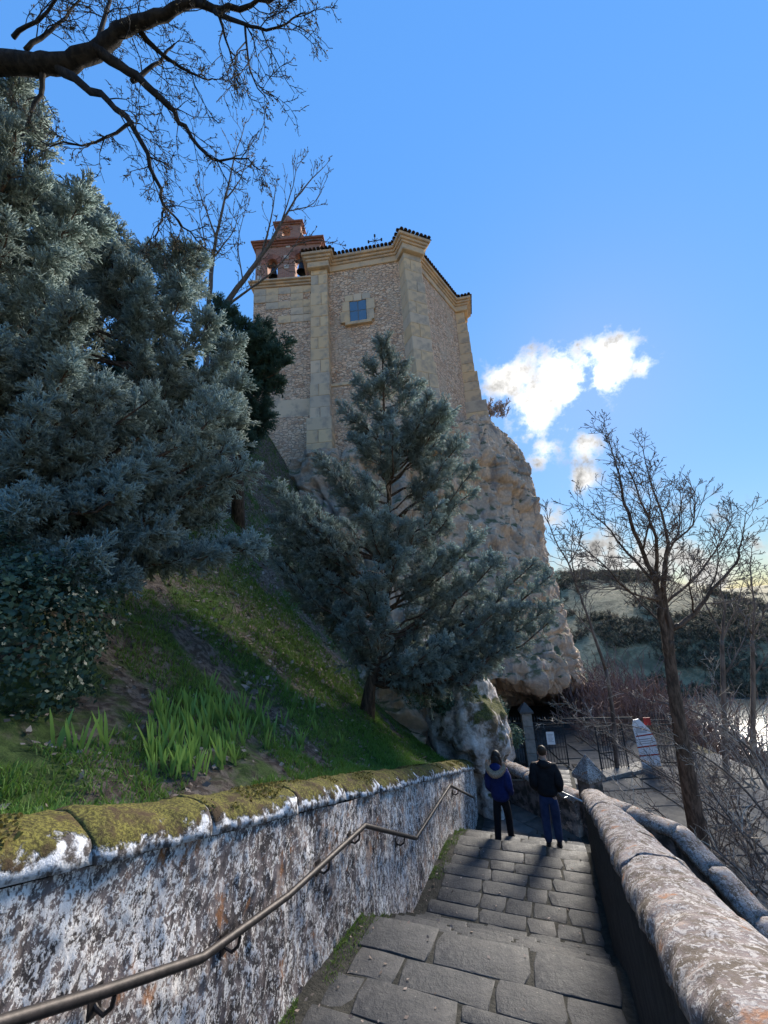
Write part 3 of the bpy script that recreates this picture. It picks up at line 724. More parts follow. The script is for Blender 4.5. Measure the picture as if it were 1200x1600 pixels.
# ================================================================== THE HERMITAGE
HE = 25.4                                                        # eave height above the eye
def at_h(px, py, h): r = ray(px, py); return r*(h/r[2])
A, B, C = [at_h(*p, HE)[:2] for p in ((500, 410), (638, 386), (716, 480))]
Dp = at(397, 444, 29.3); Dz = Dp[2]; Dp = Dp[:2]
ab, bc = unit(B-A), unit(C-B); rotp = lambda v, a: np.array([v[0]*math.cos(a)-v[1]*math.sin(a), v[0]*math.sin(a)+v[1]*math.cos(a)])
C2 = C+rotp(bc, R(50))*7.4; C3 = C2+rotp(bc, R(100))*9; D2 = Dp+rotp(unit(Dp-A), R(-85))*8
FOOT = [Dp, A, B, C, C2, C3, D2]
herm = thing('hermitage', (*((A+B)/2), 13.0), 'tall stone hermitage with corner buttresses and tiled eaves on top of the crag', 'church')
ZB = 10.0
mb = MB(); mb.prism([A, B, C, C2, C3, D2], ZB, HE-.9); mb.build('wall', 'rubble', herm)
inn = unit(np.array([-(A-Dp)[1], (A-Dp)[0]]))                    # into the building from the bell wall
mb = MB(); mb.prism([Dp, A+(A-Dp)*.12, A+(A-Dp)*.12+inn*6, Dp+inn*6], ZB, Dz-.45); mb.build('wall', 'rubble', herm, label='left wall of rubble below the bell gable')
# plinths
def out_n(a, b): d = unit(b-a); return np.array([d[1], -d[0]])
def strip(name, mat, a, b, z0, z1, off0, off1, parent=herm, t0=0.0, t1=1.0, bevel=.02):
    n = out_n(a, b); p, q = a+(b-a)*t0, a+(b-a)*t1; mb = MB(); mb.prism([p+n*off1, q+n*off1, q+n*off0, p+n*off0], z0, z1)
    c = (p+q)/2; return mb.build(name, mat, parent, loc=(c[0], c[1], z0), bevel=bevel)
zl = onplane(440, 628, (*Dp, 0), np.array([*out_n(Dp, A), 0]))[2]
strip('plinth', 'rubble', Dp, A, ZB-3, zl-1.3, -.3, .30); strip('plinth_course', 'ashlar', Dp, A, zl-1.3, zl, -.3, .22)
zl2 = onplane(560, 603, (*A, 0), np.array([*out_n(A, B), 0]))[2]
strip('plinth', 'rubble', A, B, ZB-2, zl2, -.3, .28); strip('plinth_course', 'ashlar', A, B, zl2, zl2+.22, -.3, .34)
# buttresses: stacked ashlar blocks with a batter
def buttress(P, dirn, half, proj, z0, z1, label):
    t = np.array([-dirn[1], dirn[0]]); z = z0; k = 0
    while z < z1-.05:
        h = random.uniform(.75, 1.05); h = z1-z if z+h > z1-.4 else h
        f = (z1-z)/(z1-z0); pr = proj*(1+.75*f**1.3)+(.45 if f > .78 else .16 if f > .58 else 0)+(.0 if f > .17 else -.12); hw = half*(1+.16*f)+(.14 if f > .78 else 0)
        n = 2 if k % 2 else 1; edges = [-hw, hw] if n == 1 else [-hw, hw*random.uniform(-.3, .3), hw]
        for a, b in zip(edges[:-1], edges[1:]):
            dd = random.uniform(-.012, .012)
            q = [P+t*(a+.006)+dirn*(pr+dd), P+t*(b-.006)+dirn*(pr+dd), P+t*(b-.006)-dirn*.9, P+t*(a+.006)-dirn*.9]
            mb = MB(); mb.prism(q, z, z+h-.012); c = np.mean(q, 0); mb.build('ashlar_block', 'ashlar', herm, loc=(*c, z), bevel=.03)
        z += h; k += 1
nA = unit(out_n(Dp, A)+out_n(A, B)); nB = unit(out_n(A, B)+out_n(B, C)); nC = unit(out_n(B, C)+out_n(C, C2))
buttress(A, nA, .60, .55, ZB-2.2, HE-1.1, ''); buttress(B, nB, .68, .55, ZB-1, HE-1.1, ''); buttress(C, nC, .68, .50, ZB+3, HE-1.1, '')
# cornice following wall and buttress heads
def head_outline(off):
    def bump(P, n, half, pr): t = np.array([-n[1], n[0]]); return [P-t*half-n*.0, P-t*half+n*pr, P+t*half+n*pr, P+t*half]
    pts = []
    def lineint(p, d, q, e):
        m = np.array([[d[0], -e[0]], [d[1], -e[1]]]); k = np.linalg.solve(m, q-p); return p+d*k[0]
    walls = [(Dp, A), (A, B), (B, C), (C, C2)]; W_ = [(a+out_n(a, b)*off, unit(b-a)) for a, b in walls]
    for (P, n, half, pr), (w0, d0), (w1, d1) in zip(((A, nA, .68, .62), (B, nB, .76, .62), (C, nC, .76, .58)), W_[:-1], W_[1:]):
        t = np.array([-n[1], n[0]]); l_ = P-t*(half+off); r_ = P+t*(half+off)
        if (B-A) @ t < 0: l_, r_ = r_, l_
        pts += [lineint(l_, n, w0, d0), l_+n*(pr+off), r_+n*(pr+off), lineint(r_, n, w1, d1)]
    inA = A+inn*2.6+unit(A-Dp)*.2
    return [A-unit(A-Dp)*(.9+off)+inn*2.6]+pts+[C2+out_n(C, C2)*off, C2-out_n(C, C2)*5, inA]
for nm, z0, z1, off, mt in (('frieze', HE-1.1, HE-.62, .10, 'ashlar'), ('cornice', HE-.62, HE-.45, .20, 'cornice'), ('cornice', HE-.45, HE-.26, .32, 'cornice'), ('cornice', HE-.26, HE-.04, .46, 'cornice')):
    mb = MB(); mb.prism(head_outline(off), z0, z1); mb.build(nm, mt, herm, bevel=.03)
# roof and eave tiles
ro = head_outline(.40); apex = np.append((A+C+C2)/3-np.array([0, -2.5]), HE+2.4)
mb = MB(); n = len(ro); mb.add([(p[0], p[1], HE-.035) for p in ro]+[tuple(apex)], [(i, (i+1) % n, n) for i in range(n)]); roof = mb.build('roof', 'tile', herm)
tm = MB()                                                       # one barrel tile along +X, shared by all
prof = [(.13*math.cos(math.pi*k/6), .13*math.sin(math.pi*k/6)) for k in range(7)]
tm.add([(x, y, z) for x in (-.75, .12) for y, z in prof]+[(x, y*.75, z*.75) for x in (-.75, .12) for y, z in prof],
       [(i, i+1, 8+i, 7+i) for i in range(6)]+[(14+i, 21+i, 22+i, 15+i) for i in range(6)]+[(7+i, 8+i, 22+i, 21+i) for i in range(6)])
bo = head_outline(.46); tile_me = None
for a, b in zip(bo[1:-3], bo[2:-2]):
    ln = np.linalg.norm(b-a); n = max(1, round(ln/.29)); d = unit(b-a); o_n = np.array([d[1], -d[0]])
    for k in range(n):
        c = a+d*ln*(k+.5)/n
        if tile_me is None: to = tm.build('tile', 'tile'); tile_me = to.data; COL.objects.unlink(to); bpy.data.objects.remove(to)
        o = link_mesh('roof_tile', tile_me, None, roof, np.array([c[0], c[1], HE+.0+random.uniform(-.01, .02)])-world_loc(roof))
        o.rotation_euler = (0, R(9), math.atan2(o_n[1], o_n[0])+random.uniform(-.05, .05))
# tufts of weeds along the eave
# window
nw = np.array([*out_n(A, B), 0]); wc = [onplane(*p, np.array([*A, 0])+nw*.1, nw) for p in ((547, 474), (571, 469), (572, 499), (549, 503))]
e = np.array([*ab, 0]); c = np.mean(wc, 0); hw, hh = .60, .83
win = MB(); win.box(c+nw*.0, e*hw, nw*.04, Z3*hh); win = win.build('window', 'lead', herm, loc=c)
for i in (-1, 1):
    for j in (-1, 1):
        mb = MB(); mb.box(c+nw*.045+e*i*hw*.5+Z3*j*hh*.5, e*(hw*.5-.035), nw*.012, Z3*(hh*.5-.035)); mb.build('pane', 'glass', win)
for i, j, a, b in ((-1, .55, .26, .46), (-1, -.45, .34, .52), (1, .5, .30, .5), (1, -.5, .26, .48), (0, 1, .22, .22)):
    mb = MB()
    if i: mb.box(c+e*i*(hw+a+.005)+Z3*j*hh*1.02, e*a, nw*.09, Z3*(b*.86)); mb.build('ashlar_block', 'ashlar', herm, loc=c+e*i*(hw+a), bevel=.02)
    else:
        for q in (-1.4, 0, 1.4):
            mb = MB(); mb.box(c+e*q*.44+Z3*(hh+.27), e*.30 if q else e*.29, nw*(.095 if q else .11), Z3*(.25 if q else .29)); mb.build('ashlar_block', 'ashlar', herm, loc=c+e*q*.44, bevel=.02)
mb = MB(); mb.box(c-Z3*(hh+.13), e*(hw+.35), nw*.13, Z3*.12); mb.build('window_sill', 'ashlar', herm, loc=c-Z3*hh, bevel=.02)
# patchwork of ashlar in the upper left wall
nl = np.array([*out_n(Dp, A), 0]); el = np.array([*unit(A-Dp), 0]); wl_ = np.linalg.norm(A-Dp)
for k in range(5):
    for r_ in range(5):
        if random.random() < .28+.12*r_ and r_ < 4: continue
        a0 = wl_*k*.185; c = np.array([*Dp, 0])+el*(a0+wl_*.0925)+Z3*(Dz-3.6+.62*r_+.3)
        mb = MB(); mb.box(c, el*(wl_*.0915), nl*random.uniform(.035, .06), Z3*.303); mb.build('ashlar_block', 'ashlar', herm, loc=c, bevel=.015)
# moulding under the bell gable
for z0, z1, off in ((Dz-.46, Dz-.30, .12), (Dz-.298, Dz-.14, .24), (Dz-.138, Dz, .38)):
    mb = MB(); a, b = Dp-(A-Dp)*.035*off/.2, A+(A-Dp)*.1
    n2 = nl[:2]; mb.prism([a+n2*off, b+n2*off, b-n2*1.6, a-n2*(1.2+off)], z0, z1); mb.build('cornice', 'cornice', herm, bevel=.02)
# bell gable: brick screen with two arches, volutes and a small upper stage
g0 = np.array([*Dp, 0])-nl*.35
def gp(px, py): q = onplane(px, py, g0, nl); return float((q-g0) @ el), float(q[2]-Dz)
def g3(a, h, d=0.0): return g0+el*a+Z3*(Dz+h)+nl*d
a0, _ = gp(399, 430); a1, _ = gp(501, 410); h1 = (gp(397, 390)[1]+gp(500, 366)[1])/2; t0, th0 = gp(431, 366); t1, _ = gp(470, 356); hT = (gp(431, 347)[1]+gp(469, 352)[1])/2; ap = gp(450, 336)
ARCH = []
for (xl, xr, yt, yb) in ((417, 433.5, 405, 437), (460.5, 479, 396, 427)):
    l_, b_ = gp(xl, yb); r_, _ = gp(xr, yb); _, tp = gp((xl+xr)/2, yt); w = (r_-l_)/2; ARCH.append(((l_+r_)/2, w, tp-w))
sm = gp(447, 360); ARCH.append((sm[0], .32, sm[1]+.02))
def arch_hole(c, w, sp, base): return [(c-w, base)]+[(c-w*math.cos(math.pi*k/10), sp+w*math.sin(math.pi*k/10)) for k in range(11)]+[(c+w, base)]
outer = [(a0, 0), (a1, 0), (a1, h1), (t1+.9, h1+.02), (t1+.35, h1+.30), (t1, h1+.75), (t1, hT), (ap[0]+.35, hT+.45), (ap[0], ap[1]), (ap[0]-.45, hT+.42), (t0, hT), (t0, h1+.75), (t0-.35, h1+.30), (t0-.9, h1+.02), (a0, h1)]
holes = [arch_hole(*ARCH[0], .02), arch_hole(*ARCH[1], .02), arch_hole(*ARCH[2], ARCH[2][2]-.55)]
gab = thing('bell_gable', g3((a0+a1)/2, 0), 'red brick bell gable with two arches and a small curved top', 'bell gable')
def holed_slab(outer, holes, th, name, mat, parent):
    loops = [outer]+[h[::-1] for h in holes]; flat = [p for l_ in loops for p in l_]
    tris = geometry.tessellate_polygon([[Vector((*p, 0)) for p in l_] for l_ in loops]); n = len(flat)
    vs = [g3(*p, 0) for p in flat]+[g3(*p, -th) for p in flat]; fs = [tuple(t) for t in tris]+[tuple(i+n for i in t[::-1]) for t in tris]; o_ = 0
    for l_ in loops:
        m = len(l_); fs += [(o_+i, o_+(i+1) % m, n+o_+(i+1) % m, n+o_+i) for i in range(m)]; o_ += m
    mb = MB(); mb.add(vs, fs); o = mb.build(name, mat, parent); uv = o.data.uv_layers.new(name='UVMap'); base = world_loc(parent)
    for lp in o.data.loops:
        p = np.array(o.data.vertices[lp.vertex_index].co)+base-g0; uv.data[lp.index].uv = (float(p @ el+p @ nl), float(p[2]))
    return o
holed_slab(outer, holes, .8, 'brick_screen', 'brick', gab)
vm_ = simple('arch brick', (.37, .165, .115), (.25, .11, .085), 6, .9, .4, .02, rnd=.3)
for (c, w, sp) in ARCH:
    n = 15 if w > .4 else 9
    for k in range(n):
        x0, x1 = math.pi*(k+.07)/n, math.pi*(k+.93)/n; ri, ro_ = w+.005, w+(.42 if w > .4 else .2)
        q = [(ri, x0), (ro_, x0), (ro_, x1), (ri, x1)]; mb = MB()
        mb.add([g3(c-r_*math.cos(x), sp+r_*math.sin(x), d) for d in (.05, -.1) for r_, x in q], [(0, 1, 2, 3), (7, 6, 5, 4)]+[(i, (i+1) % 4, 4+(i+1) % 4, 4+i) for i in range(4)]); mb.build('brick', vm_, gab)
def gbox(a, b, h0, h1_, d0, d1, nm, mt, bev=.0): mb = MB(); mb.box(g3((a+b)/2, (h0+h1_)/2, (d0+d1)/2), el*(b-a)/2, nl*(d1-d0)/2, Z3*(h1_-h0)/2); return mb.build(nm, mt, gab, loc=g3((a+b)/2, h0, 0), bevel=bev)
for k, (h_, o_) in enumerate(((h1-.42, .10), (h1-.26, .2), (h1-.10, .32))): gbox(a0-o_, a1+o_, h_, h_+.155, -.8-o_, o_, 'cornice', vm_, .02)
for k, (h_, o_) in enumerate(((hT-.16, .10), (hT-.02, .2))): gbox(t0-o_, t1+o_, h_, h_+.135, -.8-o_, o_, 'cornice', vm_, .02)
for a, h_ in ((a0+.25, h1*.44), (a0+.25, h1*.66), ((ARCH[0][0]+ARCH[1][0])/2, h1*.42), ((ARCH[0][0]+ARCH[1][0])/2, h1*.64), (a0+.3, h1*.22), (a1-.3, h1*.75), ((a0+a1)/2, h1*.9), (a1-.3, h1*.45)):
    gbox(a-.17, a+.17, h_-.17, h_+.17, -.1, .045, 'stone_block', 'white_block', .02)
for i, (c, w, sp) in enumerate(ARCH[:2]):
    p = g3(c, sp+.05, -.35)
    bl = thing('bell', p, ('bronze bell hanging in the left arch of the brick bell gable', 'bronze bell hanging in the right arch of the brick bell gable, by the eave')[i], 'bell', 'bells of the gable')
    prof = [(.03, -.15), (.16, -.2), (.22, -.4), (.26, -.7), (.36, -.92), (.40, -1.0), (.36, -1.0)]; mb = MB(); ns = 14; vs = []
    k_ = min(1.0, (sp-.1)/1.1)
    for r_, h_ in prof: vs += [p+el*r_*k_*math.cos(2*math.pi*j/ns)+nl*r_*k_*math.sin(2*math.pi*j/ns)+Z3*h_*k_ for j in range(ns)]
    mb.add(vs, [(i_*ns+j, i_*ns+(j+1) % ns, (i_+1)*ns+(j+1) % ns, (i_+1)*ns+j) for i_ in range(6) for j in range(ns)]+[tuple(range(ns))]); mb.build('bell_body', 'bronze', bl, smooth=True)
    mb = MB(); mb.box(p+Z3*.02, el*(w-.01), nl*.09, Z3*.10); mb.box(p+Z3*.22, el*.12, nl*.08, Z3*.12); mb.build('headstock', 'bark', bl, bevel=.02)
# iron cross on the roof ridge
cp = at(586, 378, 31.5); cb_ = thing('iron_cross', cp-Z3*.5, 'small wrought iron cross on the roof ridge', 'cross'); mb = MB(); e2 = np.array([*ab, 0])
mb.tube([cp-Z3*1.0, cp+Z3*.62], .035, 5); mb.tube([cp+Z3*.12-e2*.52, cp+Z3*.12+e2*.52], .035, 5)
for q in (cp+Z3*.62, cp+Z3*.12-e2*.52, cp+Z3*.12+e2*.52): mb.tube([q-Z3*.09, q+Z3*.09], .08, 6); 
for q in range(4): a = math.pi/4+q*math.pi/2; mb.tube([cp+Z3*.12, cp+Z3*.12+(e2*math.cos(a)+Z3*math.sin(a))*.3], .022, 4)
mb.build('cross', 'iron', cb_)

# ================================================================== GATE
GP = onz(862, 1196, PZ); ge = unit((onz(1013, 1195, PZ)-GP)*[1, 1, 0]); gn = np.array([ge[1], -ge[0], 0])
def gt(px, py, d=0.0): return onplane(px, py, GP+gn*d, gn)
def ga(px, py): q = gt(px, py)-GP; return float(q @ ge), float(q[2])
def G3(a, h, d=0.0): return GP*[1, 1, 0]+Z3*(PZ+h)+ge*a+gn*d
pa = ga(826, 1150)[0]; ph = ga(823, 1113)[1]
pillar('gate_pillar', G3(pa, 0)[:2], .20, PZ, PZ+ph, .42, math.atan2(ge[1], ge[0]), 'tall pale stone gate pillar with a pyramid cap, left of the closed gate leaf', 'step_stone', 'flag', 'pillar', 1.4)
def railing(name, label, a_, b_, h, cat, origin=None, direc=None, pitch=.105, spikes=True, panel=0.5):
    o3 = origin if origin is not None else G3(a_, 0); d = unit(direc) if direc is not None else ge; w = b_-a_ if direc is None else b_
    t = thing(name, o3, label, cat); nrm_ = np.array([-d[1], d[0], 0])
    mb = MB()
    for z in (.08, h*.42, h-.18, h-.02): mb.box(o3+d*w/2+Z3*z, d*w/2, nrm_*.014, Z3*.022)
    for x_ in (.02, w-.02): mb.box(o3+d*x_+Z3*h/2, d*.022, nrm_*.022, Z3*h/2)
    mb.build('frame', 'iron', t)
    n = int(w/pitch); bar = None
    for k in range(1, n):
        if bar is None:
            mb = MB(); mb.tube([(0, 0, .05), (0, 0, h+.10 if spikes else h-.05)], .011, 5)
            if spikes: mb.tube([(0, 0, h+.08), (0, 0, h+.13), (0, 0, h+.27)], [.012, .030, .002], 5)
            bo_ = mb.build('b', 'iron'); bar = bo_.data; bpy.data.objects.remove(bo_)
        link_mesh('bar', bar, None, t, d*w*k/n)
    return t
hg = ga(862, 1128)[1]
railing('iron_fence', 'grey iron railing with spikes left of the pale gate pillar', ga(793, 1180)[0], pa-.22, hg, 'fence')
railing('iron_gate', 'closed spiked iron gate leaf with a paper notice, right of the pale pillar', pa+.22, ga(889, 1190)[0], hg, 'gate')
g_l = ga(937, 1205)[0]; g_r = ga(986, 1198)[0]
railing('iron_gate', 'open iron gate leaf without a notice, next to the white information board', 0, float(np.linalg.norm(onz(943, 1208, PZ)-onz(984, 1203, PZ)))*1.05, hg, 'gate', origin=onz(984, 1203, PZ), direc=onz(943, 1208, PZ)-onz(984, 1203, PZ), spikes=False)
g_b = ga(1060, 1190)[0]
railing('iron_fence', 'iron railing right of the white information board behind bare twigs', g_r+.95, g_b+.6, hg, 'fence')
mb = MB(); g0_ = ga(889, 1190)[0]; mb.box(G3((g0_+g_r)/2+.2, hg+.1), ge*((g_r-g0_)/2+.2), gn*.02, Z3*.03); t = thing('gate_beam', G3(pa, 0), 'thin iron crossbar over the gate opening', 'beam'); mb.build('crossbar', 'iron', t)
# paper notice on the closed leaf
na, nh = ga(860, 1153); t = thing('paper_notice', G3(na, nh-.25, .03), 'white paper notice in a frame fixed to the closed gate leaf', 'notice')
mb = MB(); mb.box(G3(na, nh, .03), ge*.16, gn*.006, Z3*.24); mb.build('sheet', 'paper', t)
mb = MB(); 
for k in range(7): mb.box(G3(na-.01*(k % 3), nh+.14-.045*k, .0385), ge*(.11-.02*(k % 3)), gn*.001, Z3*.006)
mb.build('print', 'grey_print', t)
# white information board with rounded shoulders
sb = [ga(*p) for p in ((999, 1196), (1027, 1192), (1018, 1152), (1008, 1135), (992, 1120), (984, 1122), (983, 1131))]
t = thing('information_board', G3(sb[0][0], 0, .3), 'white board with one rounded shoulder and red lines, standing right of the open gate leaf', 'sign')
mb = MB(); n = len(sb); mb.add([G3(a, h, d) for d in (.32, .27) for a, h in sb], [tuple(range(n)), tuple(range(2*n-1, n-1, -1))]+[(i, (i+1) % n, n+(i+1) % n, n+i) for i in range(n)]); mb.build('board', 'white', t)
def bandline(p, q, th, mt, nm='print'):
    (a, h), (b, k) = ga(*p), ga(*q); mb = MB(); mb.add([G3(a, h-th, .3235), G3(b, k-th, .3235), G3(b, k+th, .3235), G3(a, h+th, .3235)], [(0, 1, 2, 3)]); mb.build(nm, mt, t)
for p, q in (((988, 1147), (1014, 1143)), ((990, 1164), (1021, 1160)), ((993, 1177), (1024, 1174))): bandline(p, q, .025, 'red')
for k in range(7): bandline((987+k*.5, 1133+k*1.7+(9 if k > 5 else 0)), (999+k*1.2, 1131.6+k*1.7+(9 if k > 5 else 0)), .012, 'grey_print')
for k in range(3): bandline((992+k*.4, 1152+k*3.4), (1013+k*.5, 1149.5+k*3.4), .012, 'grey_print')
(a, h), (b, k) = ga(1003, 1121), ga(1012, 1129)
mb = MB(); mb.box(G3((a+b)/2, (h+k)/2, .2), ge*.13, gn*.01, Z3*.14); mb.build('print', 'red', thing('red_notice', G3(a, h-.2, .2), 'small red notice plate above the shoulder of the white board', 'sign'))
mb = MB(); c = onz(915, 1199, PZ); mb.box(c+Z3*.02, ge*.45, gn*.28, Z3*.012); props(mb.build('doormat', 'black_cloth', None, loc=c), 'dark mat on the paving in the gate opening', 'mat')

# ================================================================== HANDRAILS
hr = thing('handrail', W(4, -1.12, -2.1), 'brown iron handrail bracketed to the lichen wall, stepping down beside the stairs', 'handrail')
RL = -1.12
def on_l(px, py): 
    r = ray(px, py); return r*((L0+RL)/(r @ L))
rp = [on_l(*p) for p in ((-60, 1616), (0, 1599), (160, 1550), (315, 1497), (450, 1400), (570, 1290), (650, 1310), (703, 1227), (740, 1246))]
pts = []
for a, b in zip(rp[:-1], rp[1:]):
    for k in range(6): pts.append(a+(b-a)*k/6)
pts.append(rp[-1])
mb = MB(); mb.tube(pts, .024, 10); mb.build('rail', 'rail', hr, smooth=True)
for p in ((180, 1545), (375, 1458), (515, 1344), (562, 1300), (632, 1307), (690, 1246), (716, 1233)):
    q = on_l(*p); w_ = (LATL-RL)*L; mb = MB()
    mb.tube([q-Z3*.02, q-Z3*.07+w_*.1, q-Z3*.105+w_*.45, q-Z3*.095+w_*.8, q-Z3*.07+w_*1.05], .010, 7)
    mb.box(q-Z3*.07+w_*.93, S*.03, L*.006, Z3*.055); mb.build('bracket', 'rail', hr, smooth=False)
h2 = thing('handrail', (3.2, 11.6, -4.6), 'pale galvanised handrail along the low wall behind the two people', 'handrail')
q = [at(752, 1247, 10.4), at(756, 1236, 10.5), at(765, 1232, 10.7), at(776, 1233, 10.9), at(800, 1219, 10.6), at(826, 1218, 10.2), at(860, 1230, 9.5), at(880, 1239, 9.1), at(914, 1254, 8.7)]
mb = MB(); mb.tube(q, .022, 8); mb.build('rail', 'pale_rail', h2, smooth=True)
for k in (4, 6, 7):
    mb = MB(); mb.tube([q[k], q[k]-Z3*.1, q[k]-Z3*.12+np.array([.12, .1, 0])], .010, 6); mb.build('bracket', 'pale_rail', h2)

# ================================================================== VEGETATION
def merge(parts):
    vs, fs, at_ = [], [], {}; o = 0
    for v, f, a in parts:
        vs.append(v); fs.append(f+o); o += len(v)
        for k, x in a.items(): at_.setdefault(k, []).append(x)
    return np.concatenate(vs), np.concatenate(fs), {k: np.concatenate(x) for k, x in at_.items()}
def spray_template(seed, n1=9, n2=4, rad=.034):
    r = np.random.default_rng(seed); vs, fs, tp = [], [], []
    def spike(p, d, ln, w):
        d = unit(d); a = unit(np.cross(d, r.normal(size=3))); b = np.cross(d, a); o = len(vs)
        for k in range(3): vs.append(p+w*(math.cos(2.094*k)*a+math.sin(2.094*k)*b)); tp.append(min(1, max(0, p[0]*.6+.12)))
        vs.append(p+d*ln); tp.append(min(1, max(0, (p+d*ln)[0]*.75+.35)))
        fs.extend([(o+k, o+(k+1) % 3, o+3) for k in range(3)])
    spike(np.zeros(3), np.array([1, 0, 0.]), 1.0, rad*.8)
    for i in range(n1):
        t = .08+.86*i/n1; az = r.uniform(0, 6.28); el_ = r.uniform(.45, .95); d = np.array([math.cos(el_), math.sin(el_)*math.cos(az), math.sin(el_)*math.sin(az)])
        p = np.array([t, 0, 0]); ln = (.52*(1-t)+.16)*r.uniform(.8, 1.2); spike(p, d, ln, rad)
        for j in range(n2):
            q = p+d*ln*(.2+.7*j/n2); d2 = unit(d+.75*r.normal(size=3)+np.array([.5, 0, 0])); spike(q, d2, ln*r.uniform(.3, .55), rad*1.05)
    return np.array(vs), np.array(fs), np.array(tp)
TEMPL = [spray_template(s) for s in (1, 2, 3, 4)]
TEMPL_SMALL = [spray_template(s, 5, 2, .05) for s in (11, 12, 13)]
def frames(d):
    d = d/np.linalg.norm(d, axis=1, keepdims=True); r = rng.normal(size=d.shape); a = np.cross(d, r); a /= np.linalg.norm(a, axis=1, keepdims=True)
    return d, a, np.cross(d, a)
def sprays(P, Dn, size, tint, TEMPL=TEMPL):
    P = np.asarray(P); x, y, z = frames(np.asarray(Dn)); size = np.asarray(size); pick = rng.integers(0, len(TEMPL), len(P)); parts = []
    for t, (v, f, tp) in enumerate(TEMPL):
        m = pick == t; k = int(m.sum())
        if not k: continue
        w = v[None]*size[m][:, None, None]
        q = P[m][:, None]+w[..., :1]*x[m][:, None]+w[..., 1:2]*y[m][:, None]+w[..., 2:]*z[m][:, None]
        ff = f[None]+(np.arange(k)*len(v))[:, None, None]
        parts.append((q.reshape(-1, 3), ff.reshape(-1, 3), {'tip': np.tile(tp, k), 'tint': np.repeat(tint[m], len(v))}))
    return merge(parts)
def poly_sample(poly, n):
    poly = np.asarray(poly, float); lo, hi = poly.min(0), poly.max(0); out_ = []
    while len(out_) < n:
        p = lo+rng.random(2)*(hi-lo)
        if inside(p, poly): out_.append(p)
    return np.array(out_)
def bend(a, b, sag, n=7):
    pts = []
    for k in range(n):
        t = k/(n-1); pts.append(a+(b-a)*t+np.array([0, 0, sag])*math.sin(math.pi*t)+(rng.normal(size=3)*.03*np.linalg.norm(b-a)*math.sin(math.pi*t)))
    return pts
def cypress(name, label, group, trunk, r0, poly, n_limb, dspread, size, mat, per=9, tips=(), sub_len=.55, rise=.55, keep=.30, dense=1.0):
    """trunk: world points from base to top; poly: outline of the crown in photo pixels; limbs reach tips spread in depth round the trunk"""
    trunk = [np.asarray(p, float) for p in trunk]; t = thing(name, trunk[0], label, 'tree', group)
    mb = MB(); n = len(trunk); mb.tube(trunk, [r0*(1-.93*k/(n-1))*(1.35 if k == 0 else 1) for k in range(n)], 10); mb.build('trunk', 'bark', t, smooth=True)
    tz = np.array([p[2] for p in trunk]); T = np.array(trunk)
    def tp(z): return np.array([np.interp(z, tz, T[:, i]) for i in range(3)])
    td = float(np.mean([p @ FW for p in trunk])); P, Dn, sz, tint = [], [], [], []; lb = MB(); goals = []
    for px, py in poly_sample(poly, n_limb): 
        c = at(px, py, td); axis_ = tp(c[2]); rr = np.linalg.norm((c-axis_)[:2]); dd = max(.25, dspread-rr*.35)
        goals.append(at(px, py, td+rng.uniform(-dd, dd*.8)))
    goals += [at(*q) for q in tips]
    for g in goals:
        rad = np.linalg.norm((g-tp(g[2]))[:2]); st = tp(np.clip(g[2]-rise*rad-.15, tz[0]+.09*(tz[-1]-tz[0]), tz[-1]*.97)); pts = bend(st, g, -.12*rad); ln = np.linalg.norm(g-st)
        lb.tube(pts, [max(.006, .020*ln**.8*(1-.8*k/6)) for k in range(7)], 5)
        tl = float(rng.random() < .45)*.9+.1*rng.random()
        m = max(7, int(per*max(ln, .8)*dense)); 
        for k in range(m):
            u = keep+(1-keep)*((k+rng.random())/m)**.85; i = min(int(u*6), 5); p = pts[i]+(pts[i+1]-pts[i])*(u*6-i); ax = unit(pts[i+1]-pts[i])
            side = unit(np.cross(ax, rng.normal(size=3))); d = unit(ax*.9+side*.8+np.array([0, 0, .15])); l2 = sub_len*(1.15-.75*u)*rng.uniform(.6, 1.2)
            q = p+d*l2; lb.tube([p, q], [.008, .003], 3, False); nn_ = 3+int(l2/.13)
            for j in range(nn_):
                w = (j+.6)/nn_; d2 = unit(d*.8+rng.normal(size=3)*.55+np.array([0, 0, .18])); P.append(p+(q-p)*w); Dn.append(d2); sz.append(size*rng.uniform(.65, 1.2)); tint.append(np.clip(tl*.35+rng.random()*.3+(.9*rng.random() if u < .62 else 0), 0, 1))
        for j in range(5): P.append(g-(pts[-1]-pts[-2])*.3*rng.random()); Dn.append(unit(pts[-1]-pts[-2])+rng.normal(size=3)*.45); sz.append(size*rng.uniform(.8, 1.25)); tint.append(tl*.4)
    lb.build('branches', 'bark', t)
    v, f, a = sprays(P, Dn, sz, np.array(tint)); o = link_mesh('crown', np_mesh('crown', v-np.array(t.location), f, False, a), mat, t); o['kind'] = 'stuff'
    return t, len(P)

